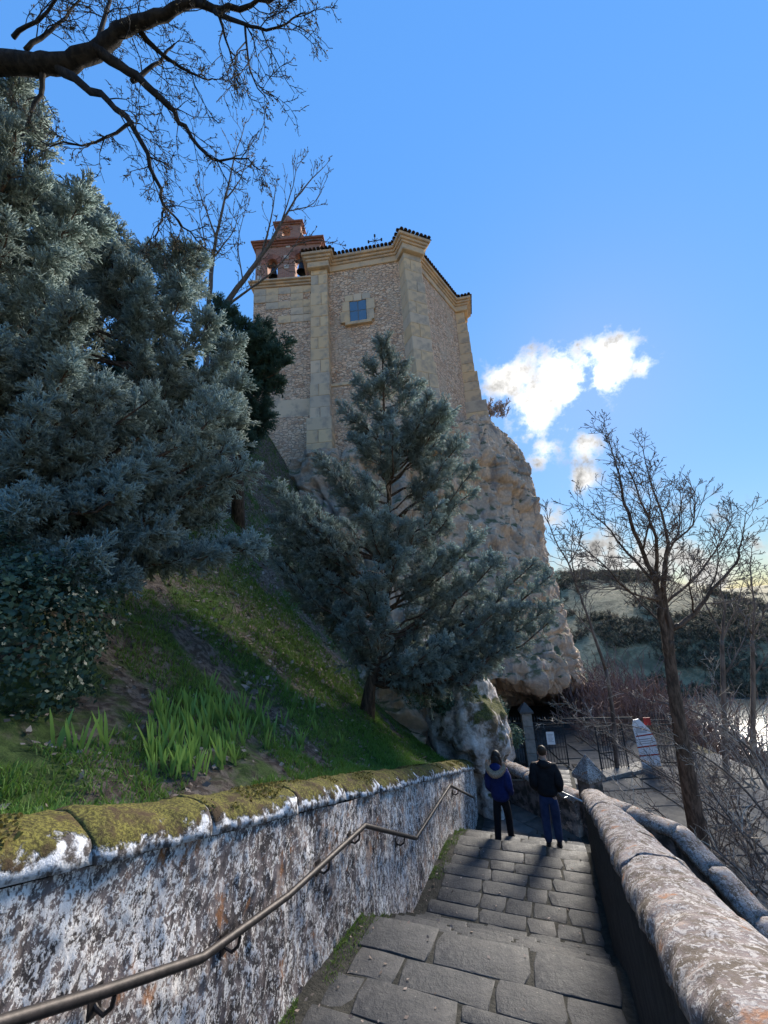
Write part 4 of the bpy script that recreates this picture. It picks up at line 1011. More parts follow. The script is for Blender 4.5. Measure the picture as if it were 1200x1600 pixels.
# the small blue cypress in the middle
b0, *_ = on_garden(572, 1116); bd = float(b0 @ FW)
CENTRE = [(597, 548), (572, 595), (545, 640), (530, 690), (500, 735), (478, 775), (440, 768), (428, 800), (425, 850), (445, 900), (490, 945), (500, 985), (545, 1010), (590, 1030), (650, 1035), (710, 1050), (770, 1030), (805, 985), (850, 950), (855, 905), (800, 890), (775, 840), (755, 770), (730, 700), (700, 640), (665, 600), (640, 580), (615, 560)]
tr = [b0-Z3*.15, at(578, 1075, bd+.02), at(588, 1035, bd+.05), at(600, 960, bd+.15), at(608, 860, bd+.3), at(608, 740, bd+.4), at(600, 640, bd+.5), at(597, 550, bd+.55)]
print('cypress depth', bd)
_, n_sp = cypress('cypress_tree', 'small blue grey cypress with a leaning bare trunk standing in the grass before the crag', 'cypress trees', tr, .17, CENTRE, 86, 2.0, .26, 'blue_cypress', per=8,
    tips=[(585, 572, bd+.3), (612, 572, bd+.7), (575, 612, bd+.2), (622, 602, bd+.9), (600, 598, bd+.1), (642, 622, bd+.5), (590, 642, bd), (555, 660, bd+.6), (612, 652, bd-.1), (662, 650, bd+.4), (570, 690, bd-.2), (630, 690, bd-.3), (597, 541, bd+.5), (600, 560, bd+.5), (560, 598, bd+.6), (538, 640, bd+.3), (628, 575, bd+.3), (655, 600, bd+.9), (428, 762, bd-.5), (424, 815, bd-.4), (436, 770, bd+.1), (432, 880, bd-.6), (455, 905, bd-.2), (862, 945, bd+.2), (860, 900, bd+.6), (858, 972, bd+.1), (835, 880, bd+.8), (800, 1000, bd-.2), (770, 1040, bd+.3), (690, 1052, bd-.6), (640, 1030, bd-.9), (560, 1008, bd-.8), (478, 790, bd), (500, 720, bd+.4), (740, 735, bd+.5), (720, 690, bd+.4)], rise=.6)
print('sprays', n_sp)
# the great cypresses on the left
def gbase(px, dep):                          # a point of the hillside under a photo column at a known depth
    for py in range(300, 2400, 6):
        p = at(px, py, dep); s, l = sl(p); u = LATL-.42-l
        if u > 0 and p[2] < garden_z(s, np.float64(u)): return p
    return at(px, 1100, dep)
q0 = gbase(-70, 5.6)
NEAR = [(-40, 140), (40, 190), (80, 290), (150, 300), (172, 350), (165, 430), (140, 560), (200, 600), (300, 640), (365, 690), (375, 745), (330, 800), (385, 850), (300, 880), (230, 880), (200, 930), (120, 930), (60, 960), (-40, 960)]
t_near = [q0-Z3*.2, at(-50, 860, 5.6), at(-20, 640, 5.7), at(0, 420, 5.8), at(12, 250, 6.0), at(24, 145, 6.1)]
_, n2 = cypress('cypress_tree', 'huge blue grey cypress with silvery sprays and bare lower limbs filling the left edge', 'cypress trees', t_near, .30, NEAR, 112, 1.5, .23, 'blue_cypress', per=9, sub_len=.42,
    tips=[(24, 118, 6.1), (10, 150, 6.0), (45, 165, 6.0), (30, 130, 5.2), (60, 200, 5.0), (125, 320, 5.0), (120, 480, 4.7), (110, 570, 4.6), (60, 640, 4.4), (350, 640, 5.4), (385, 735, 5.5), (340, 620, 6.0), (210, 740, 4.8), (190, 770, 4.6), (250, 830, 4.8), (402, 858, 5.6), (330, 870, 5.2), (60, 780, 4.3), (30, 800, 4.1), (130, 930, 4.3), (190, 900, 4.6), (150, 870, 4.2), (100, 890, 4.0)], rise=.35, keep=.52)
q1 = gbase(215, 9.0)
MID = [(260, 400), (235, 400), (180, 370), (140, 400), (100, 300), (-20, 250), (-40, 760), (120, 760), (250, 700), (360, 690), (395, 640), (380, 560), (340, 500), (318, 470), (310, 410), (290, 395), (275, 450)]
t_mid = [q1-Z3*.2, at(215, 760, 9.0), at(215, 620, 9.1), at(218, 500, 9.2), at(222, 410, 9.4)]
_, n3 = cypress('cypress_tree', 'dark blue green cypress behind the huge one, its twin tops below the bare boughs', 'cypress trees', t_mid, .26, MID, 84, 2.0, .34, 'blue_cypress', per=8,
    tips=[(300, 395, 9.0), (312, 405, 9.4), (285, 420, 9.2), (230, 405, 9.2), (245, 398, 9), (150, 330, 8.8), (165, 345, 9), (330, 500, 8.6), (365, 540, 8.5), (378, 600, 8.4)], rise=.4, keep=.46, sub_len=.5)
q2 = gbase(372, 15.5)
BACK = [(345, 480), (380, 490), (405, 510), (440, 530), (445, 560), (430, 600), (425, 660), (395, 690), (360, 690), (330, 640), (320, 560), (325, 500)]
t_back = [q2-Z3*.3, at(372, 690, 15.5), at(370, 600, 15.6), at(365, 520, 15.8), at(362, 478, 16)]
_, n4 = cypress('cypress_tree', 'dark green cypress with ragged side branches against the left wall of the hermitage', 'cypress trees', t_back, .2, BACK, 60, 1.3, .42, 'dark_cypress', per=6,
    tips=[(450, 535, 15.3), (446, 570, 15.2), (435, 600, 15.4), (420, 655, 15.2), (412, 505, 15.6), (345, 478, 15.8)], rise=.3, keep=.4)
print('sprays', n2, n3, n4)
# background mass behind the big cypresses, farther up the slope
q3 = gbase(90, 13); t3 = [q3-Z3*.3, at(90, 700, 13), at(90, 520, 13.2), at(95, 330, 13.6)]
cypress('cypress_tree', 'shadowed cypress farthest up the slope, glimpsed through the gaps of the huge one', 'cypress trees', t3, .25, [(20, 330), (160, 330), (280, 480), (330, 600), (300, 760), (200, 880), (20, 880), (-60, 600)], 60, 2.2, .5, 'dark_cypress', per=5, rise=.35, keep=.35)

# leaves as folded quads for ivy, buds and litter
def leaf_cloud(P, Nn, size, tint, tipv=None, aspect=.62):
    P = np.asarray(P, float); z, x, y = frames(np.asarray(Nn, float)); size = np.asarray(size)[:, None]; n = len(P)
    q = np.stack([P-x*size*.5, P+y*size*aspect*.5-z*size*.08, P+x*size*.5-z*size*.05, P-y*size*aspect*.5-z*size*.08], 1)
    f = np.arange(n*4).reshape(n, 4); tv = rng.random(n) if tipv is None else tipv
    return q.reshape(-1, 3), f, {'tip': np.repeat(tv, 4), 'tint': np.repeat(tint, 4)}
def ivy(name, c, ax, n, size, label, cat, mat='ivy_leaf', group=None):
    d = rng.normal(size=(n, 3)); d /= np.linalg.norm(d, axis=1, keepdims=True); rr = rng.uniform(.72, 1.06, n)[:, None]
    ph = np.array([1+.30*noise.noise(Vector(q*2.2))+.16*noise.noise(Vector(q*6)) for q in d])[:, None]; P = (d[:, :1]*ax[0]+d[:, 1:2]*ax[1]+d[:, 2:]*ax[2])*rr*ph
    Nn = d+rng.normal(size=d.shape)*.5+np.array([0, 0, .35])
    v, f, a = leaf_cloud(P, Nn, rng.uniform(.6, 1.25, n)*size, rng.random(n)); o = link_mesh(name, np_mesh(name, v, f, False, a), mat, None, c); return props(o, label, cat, group)
pb, *_ = on_garden(40, 1120)
ivy('ivy_bush', pb+np.array([-.35, .1, .55]), (np.array([.75, 0, 0]), np.array([0, .8, 0]), np.array([0, 0, .95])), 9500, .06, 'dense dark ivy bush under the huge cypress at the left edge', 'bush')
ivy('ivy_bush', at(462, 715, 28.2), (np.array([.8, .2, .4]), np.array([0, .8, 0]), np.array([-1.0, 0, 1.3])), 1500, .22, 'ivy climbing at the foot of the left buttress', 'bush')
ivy('ivy_bush', at(432, 745, 28.5), (np.array([1.6, .2, .1]), np.array([0, .8, 0]), np.array([0, 0, .6])), 900, .24, 'low ivy along the foot of the left wall of the hermitage', 'bush')
ivy('ivy_bush', at(505, 640, 27.3), (np.array([.35, .1, .2]), np.array([0, .3, 0]), np.array([.2, 0, 1.5])), 380, .16, 'thin ivy beside the left buttress, climbing towards the window', 'bush')
for k, (px, py, dp, sz_, lb_) in enumerate(((798, 1150, 13.6, .42, 'rounded grey green shrub on the rocks beside the iron railing'), (770, 1108, 13.8, .5, 'green shrub on top of the outcrop under the cave mouth'), (735, 1068, 12.2, .6, 'dark shrub hanging over the white outcrop'), (655, 1078, 10.8, .45, 'low shrub just right of the small cypress trunk'), (690, 1092, 11.2, .4, 'low shrub on the near side of the white outcrop'))):
    ivy('shrub', at(px, py, dp), (np.array([sz_, 0, 0]), np.array([0, sz_, 0]), np.array([0, 0, sz_*.9])), 1100, .085, lb_, 'shrub', 'dark_cypress')
# weeds on the crag's edge
P, Dn, sz_ = [], [], []
for k in range(60): 
    p = at(rng.uniform(752, 792), rng.uniform(636, 656), rng.uniform(32.5, 34)); P.append(p); Dn.append(np.array([rng.normal()*.5, rng.normal()*.4, 1])); sz_.append(rng.uniform(.3, .9))
v, f, a = sprays(P, Dn, sz_, rng.random(60)); props(link_mesh('dry_weeds', np_mesh('dry_weeds', v, f, False, a), 'dead_leaf'), kind='stuff')

# grass, litter, irises
def blades(P, h, w, lean, tint):
    n = len(P); a = rng.uniform(0, 6.283, n); sx = np.stack([np.cos(a), np.sin(a), 0*a], 1)*w[:, None]; ld = rng.normal(size=(n, 3))*lean; ld[:, 2] = 0
    mid = P+np.array([0, 0, 1])*h[:, None]*.55+ld*h[:, None]*.35; tip_ = P+np.array([0, 0, 1])*h[:, None]*.95+ld*h[:, None]
    v = np.stack([P-sx, P+sx, mid+sx*.7, mid-sx*.7, tip_], 1).reshape(-1, 3); b = (np.arange(n)*5)[:, None, None]
    f = (np.array([[0, 1, 2], [0, 2, 3], [3, 2, 4]])[None]+b).reshape(-1, 3)
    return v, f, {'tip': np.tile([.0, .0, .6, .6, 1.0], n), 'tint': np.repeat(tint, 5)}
def garden_xy(n, smax=11.5, umax=9.0, pw=1.6):
    s = rng.uniform(.3, smax, n); u = rng.random(n)**pw*umax+.02; return s, u
def gnoise(p, f, o=0): return noise.noise(Vector((p[0]*f+o, p[1]*f, p[2]*f)))
gp_, gh, gt_ = [], [], []
for s, u in zip(*garden_xy(125000)):
    w = W(s, LATL-.42-u, 0); m = gnoise(w, .9, 3)+.5*gnoise(w, 2.7)
    bare = sstep(4.4, 2.2, s)*sstep(.7, 1.6, u)*.75+.35*sstep(3.5, 6.5, u)
    if m < -.12+bare-.28*sstep(5.5, 8, s): continue
    if rng.random() > .8: continue
    gp_.append((s, u)); gh.append(.055+.055*max(0, m)+.03*rng.random()+(.05 if u < .35 else 0)); gt_.append(np.clip(.35-.5*m+rng.normal()*.25, 0, 1))
gp_ = np.array(gp_)
# bilinear lookup of the sculpted hillside
def hill_lookup(s, u):
    zt = garden_z(s, u); w = s[:, None]*S+(L0+LATL-.42-u)[:, None]*L; w[:, 2] = zt
    b = np.array([.10*fbm(q*.9, .9, 4)+.03*fbm(q*4, .9, 3) for q in w])*np.minimum(1, u/.5); w[:, 2] += b-.01; return w
gw = hill_lookup(gp_[:, 0], gp_[:, 1])
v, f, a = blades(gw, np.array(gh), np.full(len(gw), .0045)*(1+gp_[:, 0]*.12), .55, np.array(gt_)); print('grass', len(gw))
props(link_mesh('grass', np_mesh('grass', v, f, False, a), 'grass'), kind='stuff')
s = rng.uniform(8, 25, 26000); u = rng.uniform(2, 13, 26000); w_ = hill_lookup(s, u); m = np.array([gnoise(q, .6, 3)+.5*gnoise(q, 1.9) for q in w_]); w_ = w_[m > -.05]
v, f, a = blades(w_, rng.uniform(.08, .26, len(w_)), np.full(len(w_), .012), .7, rng.uniform(.2, 1, len(w_))); props(link_mesh('rough_grass', np_mesh('rough_grass', v, f, False, a), 'grass'), kind='stuff')
s = rng.uniform(6, 24, 5000); u = rng.uniform(2, 12.5, 5000); w_ = hill_lookup(s, u)+np.array([0, 0, .04])
v, f, a = leaf_cloud(w_, rng.normal(size=w_.shape)*.5+np.array([.2, -.3, 1]), rng.uniform(.06, .2, len(w_)), rng.random(len(w_))); props(link_mesh('leaf_litter', np_mesh('leaf_litter', v, f, False, a), 'dead_leaf'), kind='stuff')
s, u = garden_xy(7500, 11, 8, 1.2); w_ = hill_lookup(s, u); m = np.array([gnoise(q, 1.2, 7) for q in w_]) < .12; w_ = w_[m]+np.array([0, 0, .03])
v, f, a = leaf_cloud(w_, rng.normal(size=w_.shape)*.45+np.array([.1, 0, 1]), rng.uniform(.03, .085, len(w_)), rng.random(len(w_)))
props(link_mesh('leaf_litter', np_mesh('leaf_litter', v, f, False, a), 'dead_leaf'), kind='stuff')
iris_me = []
for k in range(6):
    parts = []
    for j in range(3+k % 4):
        a = rng.uniform(-.5, .5); ln = rng.uniform(.22, .46); ang = rng.uniform(-.32, .32); wd = rng.uniform(.013, .020); base = np.array([j*.022-.04, rng.normal()*.012, -.02]); d = np.array([math.sin(ang), .2*rng.normal(), 1.0]); sd = np.array([math.cos(a), math.sin(a), 0])
        rows = [base+d*ln*t+np.array([math.sin(ang)*.25*t*t*ln, 0, -.08*t*t*ln]) for t in (0, .4, .75, 1)]; ws = (wd*.8, wd, wd*.75, .001)
        v = np.array([r_+sd*w*e for r_, w in zip(rows, ws) for e in (-1, 1)]); f = np.array([(2*i, 2*i+1, 2*i+3, 2*i+2) for i in range(3)]); parts.append((v, f, {'tip': np.repeat([0, .4, .8, 1.0], 2), 'tint': np.full(8, rng.random())}))
    v, f, a = merge(parts); me = np_mesh('iris_plant', v, f, False, a); me.materials.append(M['iris']); iris_me.append(me)
IR = [(poly_sample([(225, 1215), (245, 1120), (330, 1085), (375, 1080), (395, 1120), (380, 1200), (300, 1222)], 88), 'clump of sword shaped iris leaves in the dense bright green patch behind the mossy coping', 'dense iris patch'),
      (poly_sample([(395, 1190), (400, 1090), (470, 1090), (545, 1150), (540, 1180), (450, 1185)], 26), 'small iris clump scattered in the grass between the dense patch and the small cypress', 'scattered irises'),
      (poly_sample([(380, 1060), (360, 1000), (410, 1000), (420, 1060)], 6), 'tiny iris shoot higher up the slope above the dense patch', 'upper iris shoots'),
      (np.array([(92, 1168), (128, 1182), (160, 1172), (112, 1178)]), 'lone pale iris shoot in the bare soil near the ivy bush', 'lone iris shoots')]
for ps, lb_, g_ in IR:
    for px, py in ps:
        p, s, u = on_garden(px, py)
        if p is None: continue
        if g_ == 'lone iris shoots': lb_ = {92: 'lone pale iris shoot closest to the ivy bush, on bare soil', 112: 'short iris shoot in bare soil just right of the one closest to the ivy bush', 128: 'lone iris shoot lowest on the bare soil, nearest the mossy coping', 160: 'lone iris shoot at the edge of the soil nearest the dense iris patch'}[int(px)]
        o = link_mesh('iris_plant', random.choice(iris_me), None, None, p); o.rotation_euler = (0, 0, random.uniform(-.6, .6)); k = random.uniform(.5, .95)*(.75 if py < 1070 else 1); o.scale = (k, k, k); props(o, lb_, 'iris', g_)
# dead leaves blown onto the steps
n = 170; s = rng.uniform(2.4, 8.4, n); lt = np.where(rng.random(n) < .6, LATL+.08+rng.random(n)**2*.7, rng.uniform(-1, 1.05, n)); wz = np.array([W(a_, b_, tread_z(a_)+.012) for a_, b_ in zip(s, lt)])
v, f, a = leaf_cloud(wz, rng.normal(size=wz.shape)*.3+np.array([0, 0, 1]), rng.uniform(.018, .05, n), rng.random(n)); props(link_mesh('dead_leaves', np_mesh('dead_leaves', v, f, False, a), 'dead_leaf'), kind='stuff')
# moss tufts on the garden wall's coping
n = 26000; s = rng.uniform(-.5, 11.4, n); a = rng.uniform(.12, .95, n)*math.pi; P = []; sz_ = []; Nn = []
for s_, a_ in zip(s, a):
    p = W(s_, LATL-.23-math.cos(a_)*.265, left_top(s_)-.19+.19*math.sin(a_)**.75); m = gnoise(p, 2.4, 1)+.5*gnoise(p, 6, 4)+.45*math.sin(a_)-.25
    if m < .30 or (math.cos(a_) < -.85): continue
    nn_ = -math.cos(a_)*L+math.sin(a_)*Z3; P.append(p+nn_*(.005+.012*rng.random())); Nn.append(nn_+rng.normal(size=3)*.8); sz_.append(rng.uniform(.012, .028))
v, f, a = leaf_cloud(P, Nn, sz_, np.clip(rng.random(len(P))-.2, 0, 1), None, .8); o = link_mesh('moss', np_mesh('moss', v-world_loc(lw), f, False, a), 'moss', lw); o['kind'] = 'stuff'
# weeds and moss along the foot of the wall on the steps
n = 5200; s = rng.uniform(1.8, 10.5, n); lt = LATL+.02+rng.random(n)**2.6*.2; wz = np.array([W(a_, b_, tread_z(a_)-.01) for a_, b_ in zip(s, lt)]); keep = np.array([gnoise(q, 2.2, 2) > .04 for q in wz]); wz = wz[keep]
v, f, a = blades(wz, rng.uniform(.012, .045, len(wz)), np.full(len(wz), .004), .7, rng.uniform(.3, 1, len(wz))); props(link_mesh('weeds', np_mesh('weeds', v, f, False, a), 'grass'), kind='stuff')

# ---- bare trees
def wander(p, d, ln, n, curl, up):
    pts = [p]; d = unit(d)
    for k in range(n): d = unit(d+rng.normal(size=3)*curl+np.array([0, 0, up])); pts.append(pts[-1]+d*ln/n)
    return pts
def twigs(mb, pts, rads, n, ln, level, up=.06, curl=.16, ang=.75, buds=None, start=.15, rmin=.004, kids=(5, 3)):
    m = len(pts)-1
    for k in range(n):
        t = (start+(1-start)*(k+rng.random())/n)*m; i = min(int(t), m-1); p = pts[i]+(pts[i+1]-pts[i])*(t-i); d = unit(pts[i+1]-pts[i])
        side = unit(np.cross(d, rng.normal(size=3))); d2 = unit(d*math.cos(ang)+side*math.sin(ang)); l2 = ln*(1.1-.6*t/m)*rng.uniform(.5, 1.3)
        r0 = max(rmin*1.3, min(rads[min(i, len(rads)-1)]*.6, .010*l2+.003)); q = wander(p, d2, l2, 4 if level > 0 else 3, curl, up); nn_ = len(q)
        rr = [max(rmin, r0*(1-.75*j/(nn_-1))) for j in range(nn_)]; mb.tube(q, rr, 3, False)
        if buds is not None:
            for j in range(1, nn_):
                if rng.random() < .45: buds.append(q[j]+rng.normal(size=3)*.012)
        if level > 0: twigs(mb, q, rr, max(2, int(rng.integers(-1, 2)+kids[-level])), l2*.55, level-1, up, curl, ang, buds, .2, rmin, kids)
def bare_tree(name, label, mats, trunk, limbs, n, ln, level, group=None, up=.05, buds=0, bsize=.05, curl=.16, sides=8, cat='tree', kids=(5, 3)):
    """trunk, limbs: lists of (px, py, depth, radius) seen in the photo; the limbs grow twigs"""
    P = [np.asarray(q[0]) if isinstance(q[0], np.ndarray) else at(*q[:3]) for q in trunk]; t = thing(name, P[0], label, cat, group)
    mb = MB(); mb.tube(smooth_path(P), smooth_r([q[-1] for q in trunk]), 10); mb.build('trunk', mats[0], t, smooth=True); tw = MB(); bp = [] if buds else None
    for lb_ in limbs:
        q = [at(*k[:3]) for k in lb_]; rd = [k[3] for k in lb_]; qq, rr = smooth_path(q), smooth_r(rd)
        qq = [p+rng.normal(size=3)*.012 for p in qq]; mb = MB(); mb.tube(qq, rr, sides); mb.build('branch', mats[0], t, smooth=True)
        tl = sum(np.linalg.norm(a-b) for a, b in zip(q[:-1], q[1:])); twigs(tw, qq, rr, max(5, int(n*tl)), ln, level, up, curl, .8, bp, .18, .00062*float(P[-1] @ FW), kids)
    o = tw.build('twigs', mats[1], t); o['kind'] = 'stuff'
    if bp:
        bp = np.array(bp); v, f, a = leaf_cloud(bp, rng.normal(size=bp.shape), rng.uniform(.6, 1.3, len(bp))*bsize, rng.random(len(bp)), None, .4); o = link_mesh('buds', np_mesh('buds', v-np.array(t.location), f, False, a), 'bud', t); o['kind'] = 'stuff'
    return t
def smooth_path(P, k=4): P = np.array(P); n = len(P)-1; return [catmull(P, i/k) for i in range(n*k+1)]
def smooth_r(r, k=4): n = len(r)-1; return [float(np.interp(i/k, range(n+1), r)) for i in range(n*k+1)]
# top left boughs; their trunk stands left of the frame
tb = gbase(-330, 5.0)
bare_tree('bare_tree', 'leafless tree whose black boughs and twigs reach over the upper left corner', ('dark_bark', 'dark_bark'),
    [(tb-Z3*.2, .3), (at(-300, 700, 5), .26), (at(-240, 350, 5), .22), (at(-150, 170, 5), .17), (at(-70, 108, 5), .14), (at(0, 98, 5), .125), (at(60, 102, 5), .115)],
    [[(50, 102, 5, .118), (95, 100, 5, .112), (150, 80, 5, .10), (185, 50, 5, .085), (245, 28, 4.9, .07), (300, 5, 4.8, .05), (345, 14, 4.7, .035), (405, 4, 4.6, .02), (455, -10, 4.6, .01)],
     [(150, 80, 5, .07), (202, 112, 5, .05), (252, 155, 5, .038), (290, 200, 5.1, .026), (333, 250, 5.1, .016), (375, 246, 5.1, .010), (410, 266, 5.1, .006)],
     [(88, 104, 5, .06), (155, 150, 4.8, .038), (207, 196, 4.7, .030), (238, 262, 4.7, .023), (258, 320, 4.7, .016), (285, 352, 4.7, .010), (330, 395, 4.7, .005)],
     [(258, 320, 4.7, .014), (248, 350, 4.7, .010), (240, 388, 4.7, .005)], [(207, 130, 5, .03), (250, 95, 5.2, .02), (275, 70, 5.3, .01)],
     [(335, 14, 4.7, .03), (382, 38, 4.6, .018), (427, 44, 4.5, .012), (465, 25, 4.5, .008), (495, 18, 4.5, .004)],
     [(382, 38, 4.6, .015), (391, 110, 4.5, .009), (420, 165, 4.5, .004)], [(340, 20, 4.7, .02), (355, 70, 4.7, .012), (375, 110, 4.7, .005)],
     [(215, 45, 5, .04), (255, 85, 5.1, .025), (310, 118, 5.2, .012), (335, 125, 5.2, .006)], [(205, 190, 4.7, .02), (150, 225, 4.6, .012), (60, 220, 4.5, .006)],
     [(65, 104, 5, .035), (62, 150, 5, .025), (30, 220, 4.9, .012), (10, 290, 4.9, .006)], [(40, 75, 5.2, .03), (90, 40, 5.4, .02), (130, -10, 5.6, .01)], [(150, 70, 5.1, .03), (170, 0, 5.4, .02), (190, -70, 5.7, .01)], [(20, 60, 4.8, .025), (70, 20, 4.6, .015), (110, -40, 4.5, .01)]],
    8.5, .62, 2, up=-.05, buds=1, bsize=.03, curl=.22)
# two budding trees behind the cypresses
qb = gbase(325, 19)
bare_tree('budding_tree', 'slim upright tree with buds behind the cypresses, left of the bell gable', ('grey_bark', 'twig'), [(qb, .16), (at(322, 600, 19), .14), (at(325, 480, 19), .12)],
    [[(325, 490, 19, .12), (330, 430, 19, .10), (338, 370, 19, .07), (352, 310, 19, .05), (366, 250, 19, .03), (386, 185, 19, .01)], [(330, 430, 19, .05), (318, 370, 19, .03), (310, 320, 19, .012)], [(338, 370, 19, .05), (322, 330, 18.6, .03), (305, 280, 18.6, .01)], [(352, 310, 19, .04), (375, 280, 18.8, .02), (390, 225, 18.8, .01)], [(336, 400, 19, .04), (365, 360, 19.3, .02), (372, 330, 19.3, .01)]], 2.0, 1.5, 1, 'budding trees', up=.12, buds=1, bsize=.13)
qb = gbase(345, 20)
bare_tree('budding_tree', 'leaning tree with buds whose limbs cross in front of the bell gable', ('grey_bark', 'twig'), [(qb, .22), (at(335, 600, 20), .2), (at(338, 500, 20), .17)],
    [[(338, 505, 20, .16), (355, 472, 20, .13), (390, 425, 20, .11), (425, 375, 20, .08), (450, 330, 20, .05), (478, 290, 20, .03), (512, 255, 20, .01)], [(350, 480, 20, .07), (385, 455, 19.8, .05), (420, 430, 19.6, .04), (450, 398, 19.5, .025), (478, 355, 19.5, .01)], [(410, 395, 20, .06), (424, 340, 20, .035), (432, 280, 20, .01)], [(440, 345, 20, .04), (458, 290, 20, .02), (466, 240, 20, .008)], [(450, 330, 20, .03), (490, 318, 20, .02), (508, 285, 20, .01)], [(455, 385, 20, .03), (490, 375, 20, .02), (530, 382, 20, .007)], [(380, 440, 20, .04), (372, 380, 20.3, .02), (385, 320, 20.3, .01)]], 2.2, 1.3, 1, 'budding trees', up=.10, buds=1, bsize=.13)
# the bare tree on the plaza
tbz = onz(1103, 1384, PZ); dT = float(tbz @ FW)
bare_tree('bare_tree', 'large leafless tree with a forked trunk rising beyond the parapet, right of the crag', ('bark', 'twig'), [(tbz-Z3*.1, .24), (at(1092, 1310, dT+.1), .20), (at(1074, 1210, dT+.2), .175), (at(1058, 1110, dT+.3), .145), (at(1048, 1040, dT+.4), .125), (at(1045, 1000, dT+.4), .11)],
    [[(1048, 1050, dT+.4, 0.0880), (1036, 977, dT+.4, 0.0800), (1031, 945, dT+.4, 0.0720), (1022, 902, dT+.4, 0.0600), (1003, 860, dT+.4, 0.0480), (981, 801, dT+.3, 0.0360), (969, 752, dT+.3, 0.0240), (958, 707, dT+.3, 0.0144), (943, 660, dT+.3, 0.0048)],
     [(1047, 1015, dT+.4, 0.0880), (1047, 977, dT+.4, 0.0800), (1037, 938, dT+.5, 0.0680), (1039, 884, dT+.5, 0.0520), (1043, 850, dT+.5, 0.0400), (1037, 809, dT+.6, 0.0280), (1015, 749, dT+.6, 0.0160), (1005, 694, dT+.6, 0.0048)],
     [(1024, 905, dT+.4, 0.0480), (1024, 839, dT+.1, 0.0360), (1000, 779, dT-.1, 0.0200), (977, 722, dT-.3, 0.0064)],
     [(1051, 982, dT+.4, 0.0680), (1082, 962, dT+.4, 0.0560), (1109, 925, dT+.4, 0.0400), (1150, 880, dT+.4, 0.0280), (1157, 850, dT+.4, 0.0160), (1168, 795, dT+.4, 0.0048)],
     [(1040, 942, dT+.5, 0.0400), (1090, 899, dT+.9, 0.0280), (1124, 850, dT+1.1, 0.0160), (1147, 803, dT+1.2, 0.0048)],
     [(1043, 852, dT+.5, 0.0280), (1082, 820, dT+.3, 0.0176), (1086, 764, dT+.2, 0.0048)], [(1019, 903, dT+.4, 0.0400), (981, 865, dT+.7, 0.0280), (944, 820, dT+.9, 0.0160), (897, 778, dT+1, 0.0040)],
     [(1030, 938, dT+.4, 0.0360), (985, 925, dT, 0.0240), (944, 884, dT-.2, 0.0160), (887, 833, dT-.4, 0.0040)], [(1036, 977, dT+.4, 0.0280), (1005, 945, dT+.9, 0.0176), (960, 905, dT+1.2, 0.0096), (915, 890, dT+1.4, 0.0040)],
     [(1085, 960, dT+.4, 0.0240), (1078, 915, dT+.1, 0.0144), (1085, 870, dT-.1, 0.0048)], [(1110, 925, dT+.4, 0.0240), (1122, 880, dT+.6, 0.0144), (1116, 830, dT+.7, 0.0048)], [(1039, 880, dT+.5, 0.0240), (1062, 820, dT+.9, 0.0160), (1062, 760, dT+1, 0.0048)], [(1003, 862, dT+.4, 0.0240), (1015, 800, dT, 0.0144), (1012, 745, dT-.1, 0.0048)]],
    8.0, 1.0, 2, 'bare trees', up=.06, curl=.11, kids=(4, 3))
zb2 = onz(965, 1215, PZ-.3); d2 = float(zb2 @ FW)
bare_tree('bare_tree', 'thin pale leafless tree leaning left between the crag and the large forked tree', ('twig', 'twig'), [(zb2, .09), (at(958, 1120, d2), .075), (at(947, 1045, d2), .065)],
    [[(947, 1048, d2, .065), (921, 970, d2, .05), (903, 920, d2, .04), (887, 880, d2, .032), (861, 827, d2, .018), (853, 785, d2, .006)], [(903, 925, d2, .03), (893, 870, d2-.4, .018), (896, 820, d2-.4, .006)], [(888, 882, d2, .02), (905, 850, d2, .012), (915, 800, d2, .005)], [(930, 995, d2, .03), (900, 960, d2+.4, .015), (872, 935, d2+.5, .005)]], 4.5, 1.0, 1, 'bare trees', up=.06)
# slender trees farther right
for (px, dp, top, lb_) in ((1128, 15, 880, 'slim leafless tree behind the right bough of the large forked tree'), (1175, 17, 850, 'slim leafless tree at the right edge above the river')):
    z0 = at(px, 1200, dp); z0[2] = float(ground_z(z0[0], z0[1])); 
    bare_tree('bare_tree', lb_, ('twig', 'twig'), [(z0, .10), (at(px+2, 1060, dp), .08), (at(px, 1000, dp), .06)],
        [[(px, 1005, dp, .06), (px+4, 950, dp, .04), (px-2, top+40, dp, .02), (px, top, dp, .006)], [(px, 1000, dp, .04), (px+24, 945, dp, .02), (px+34, 900, dp+.4, .006)], [(px, 990, dp, .04), (px-24, 945, dp, .02), (px-38, 905, dp-.4, .006)], [(px+1, 1060, dp, .04), (px+30, 1010, dp, .02), (px+44, 960, dp+.4, .006)]], 4.5, 1.1, 1, 'bare trees', up=.08)
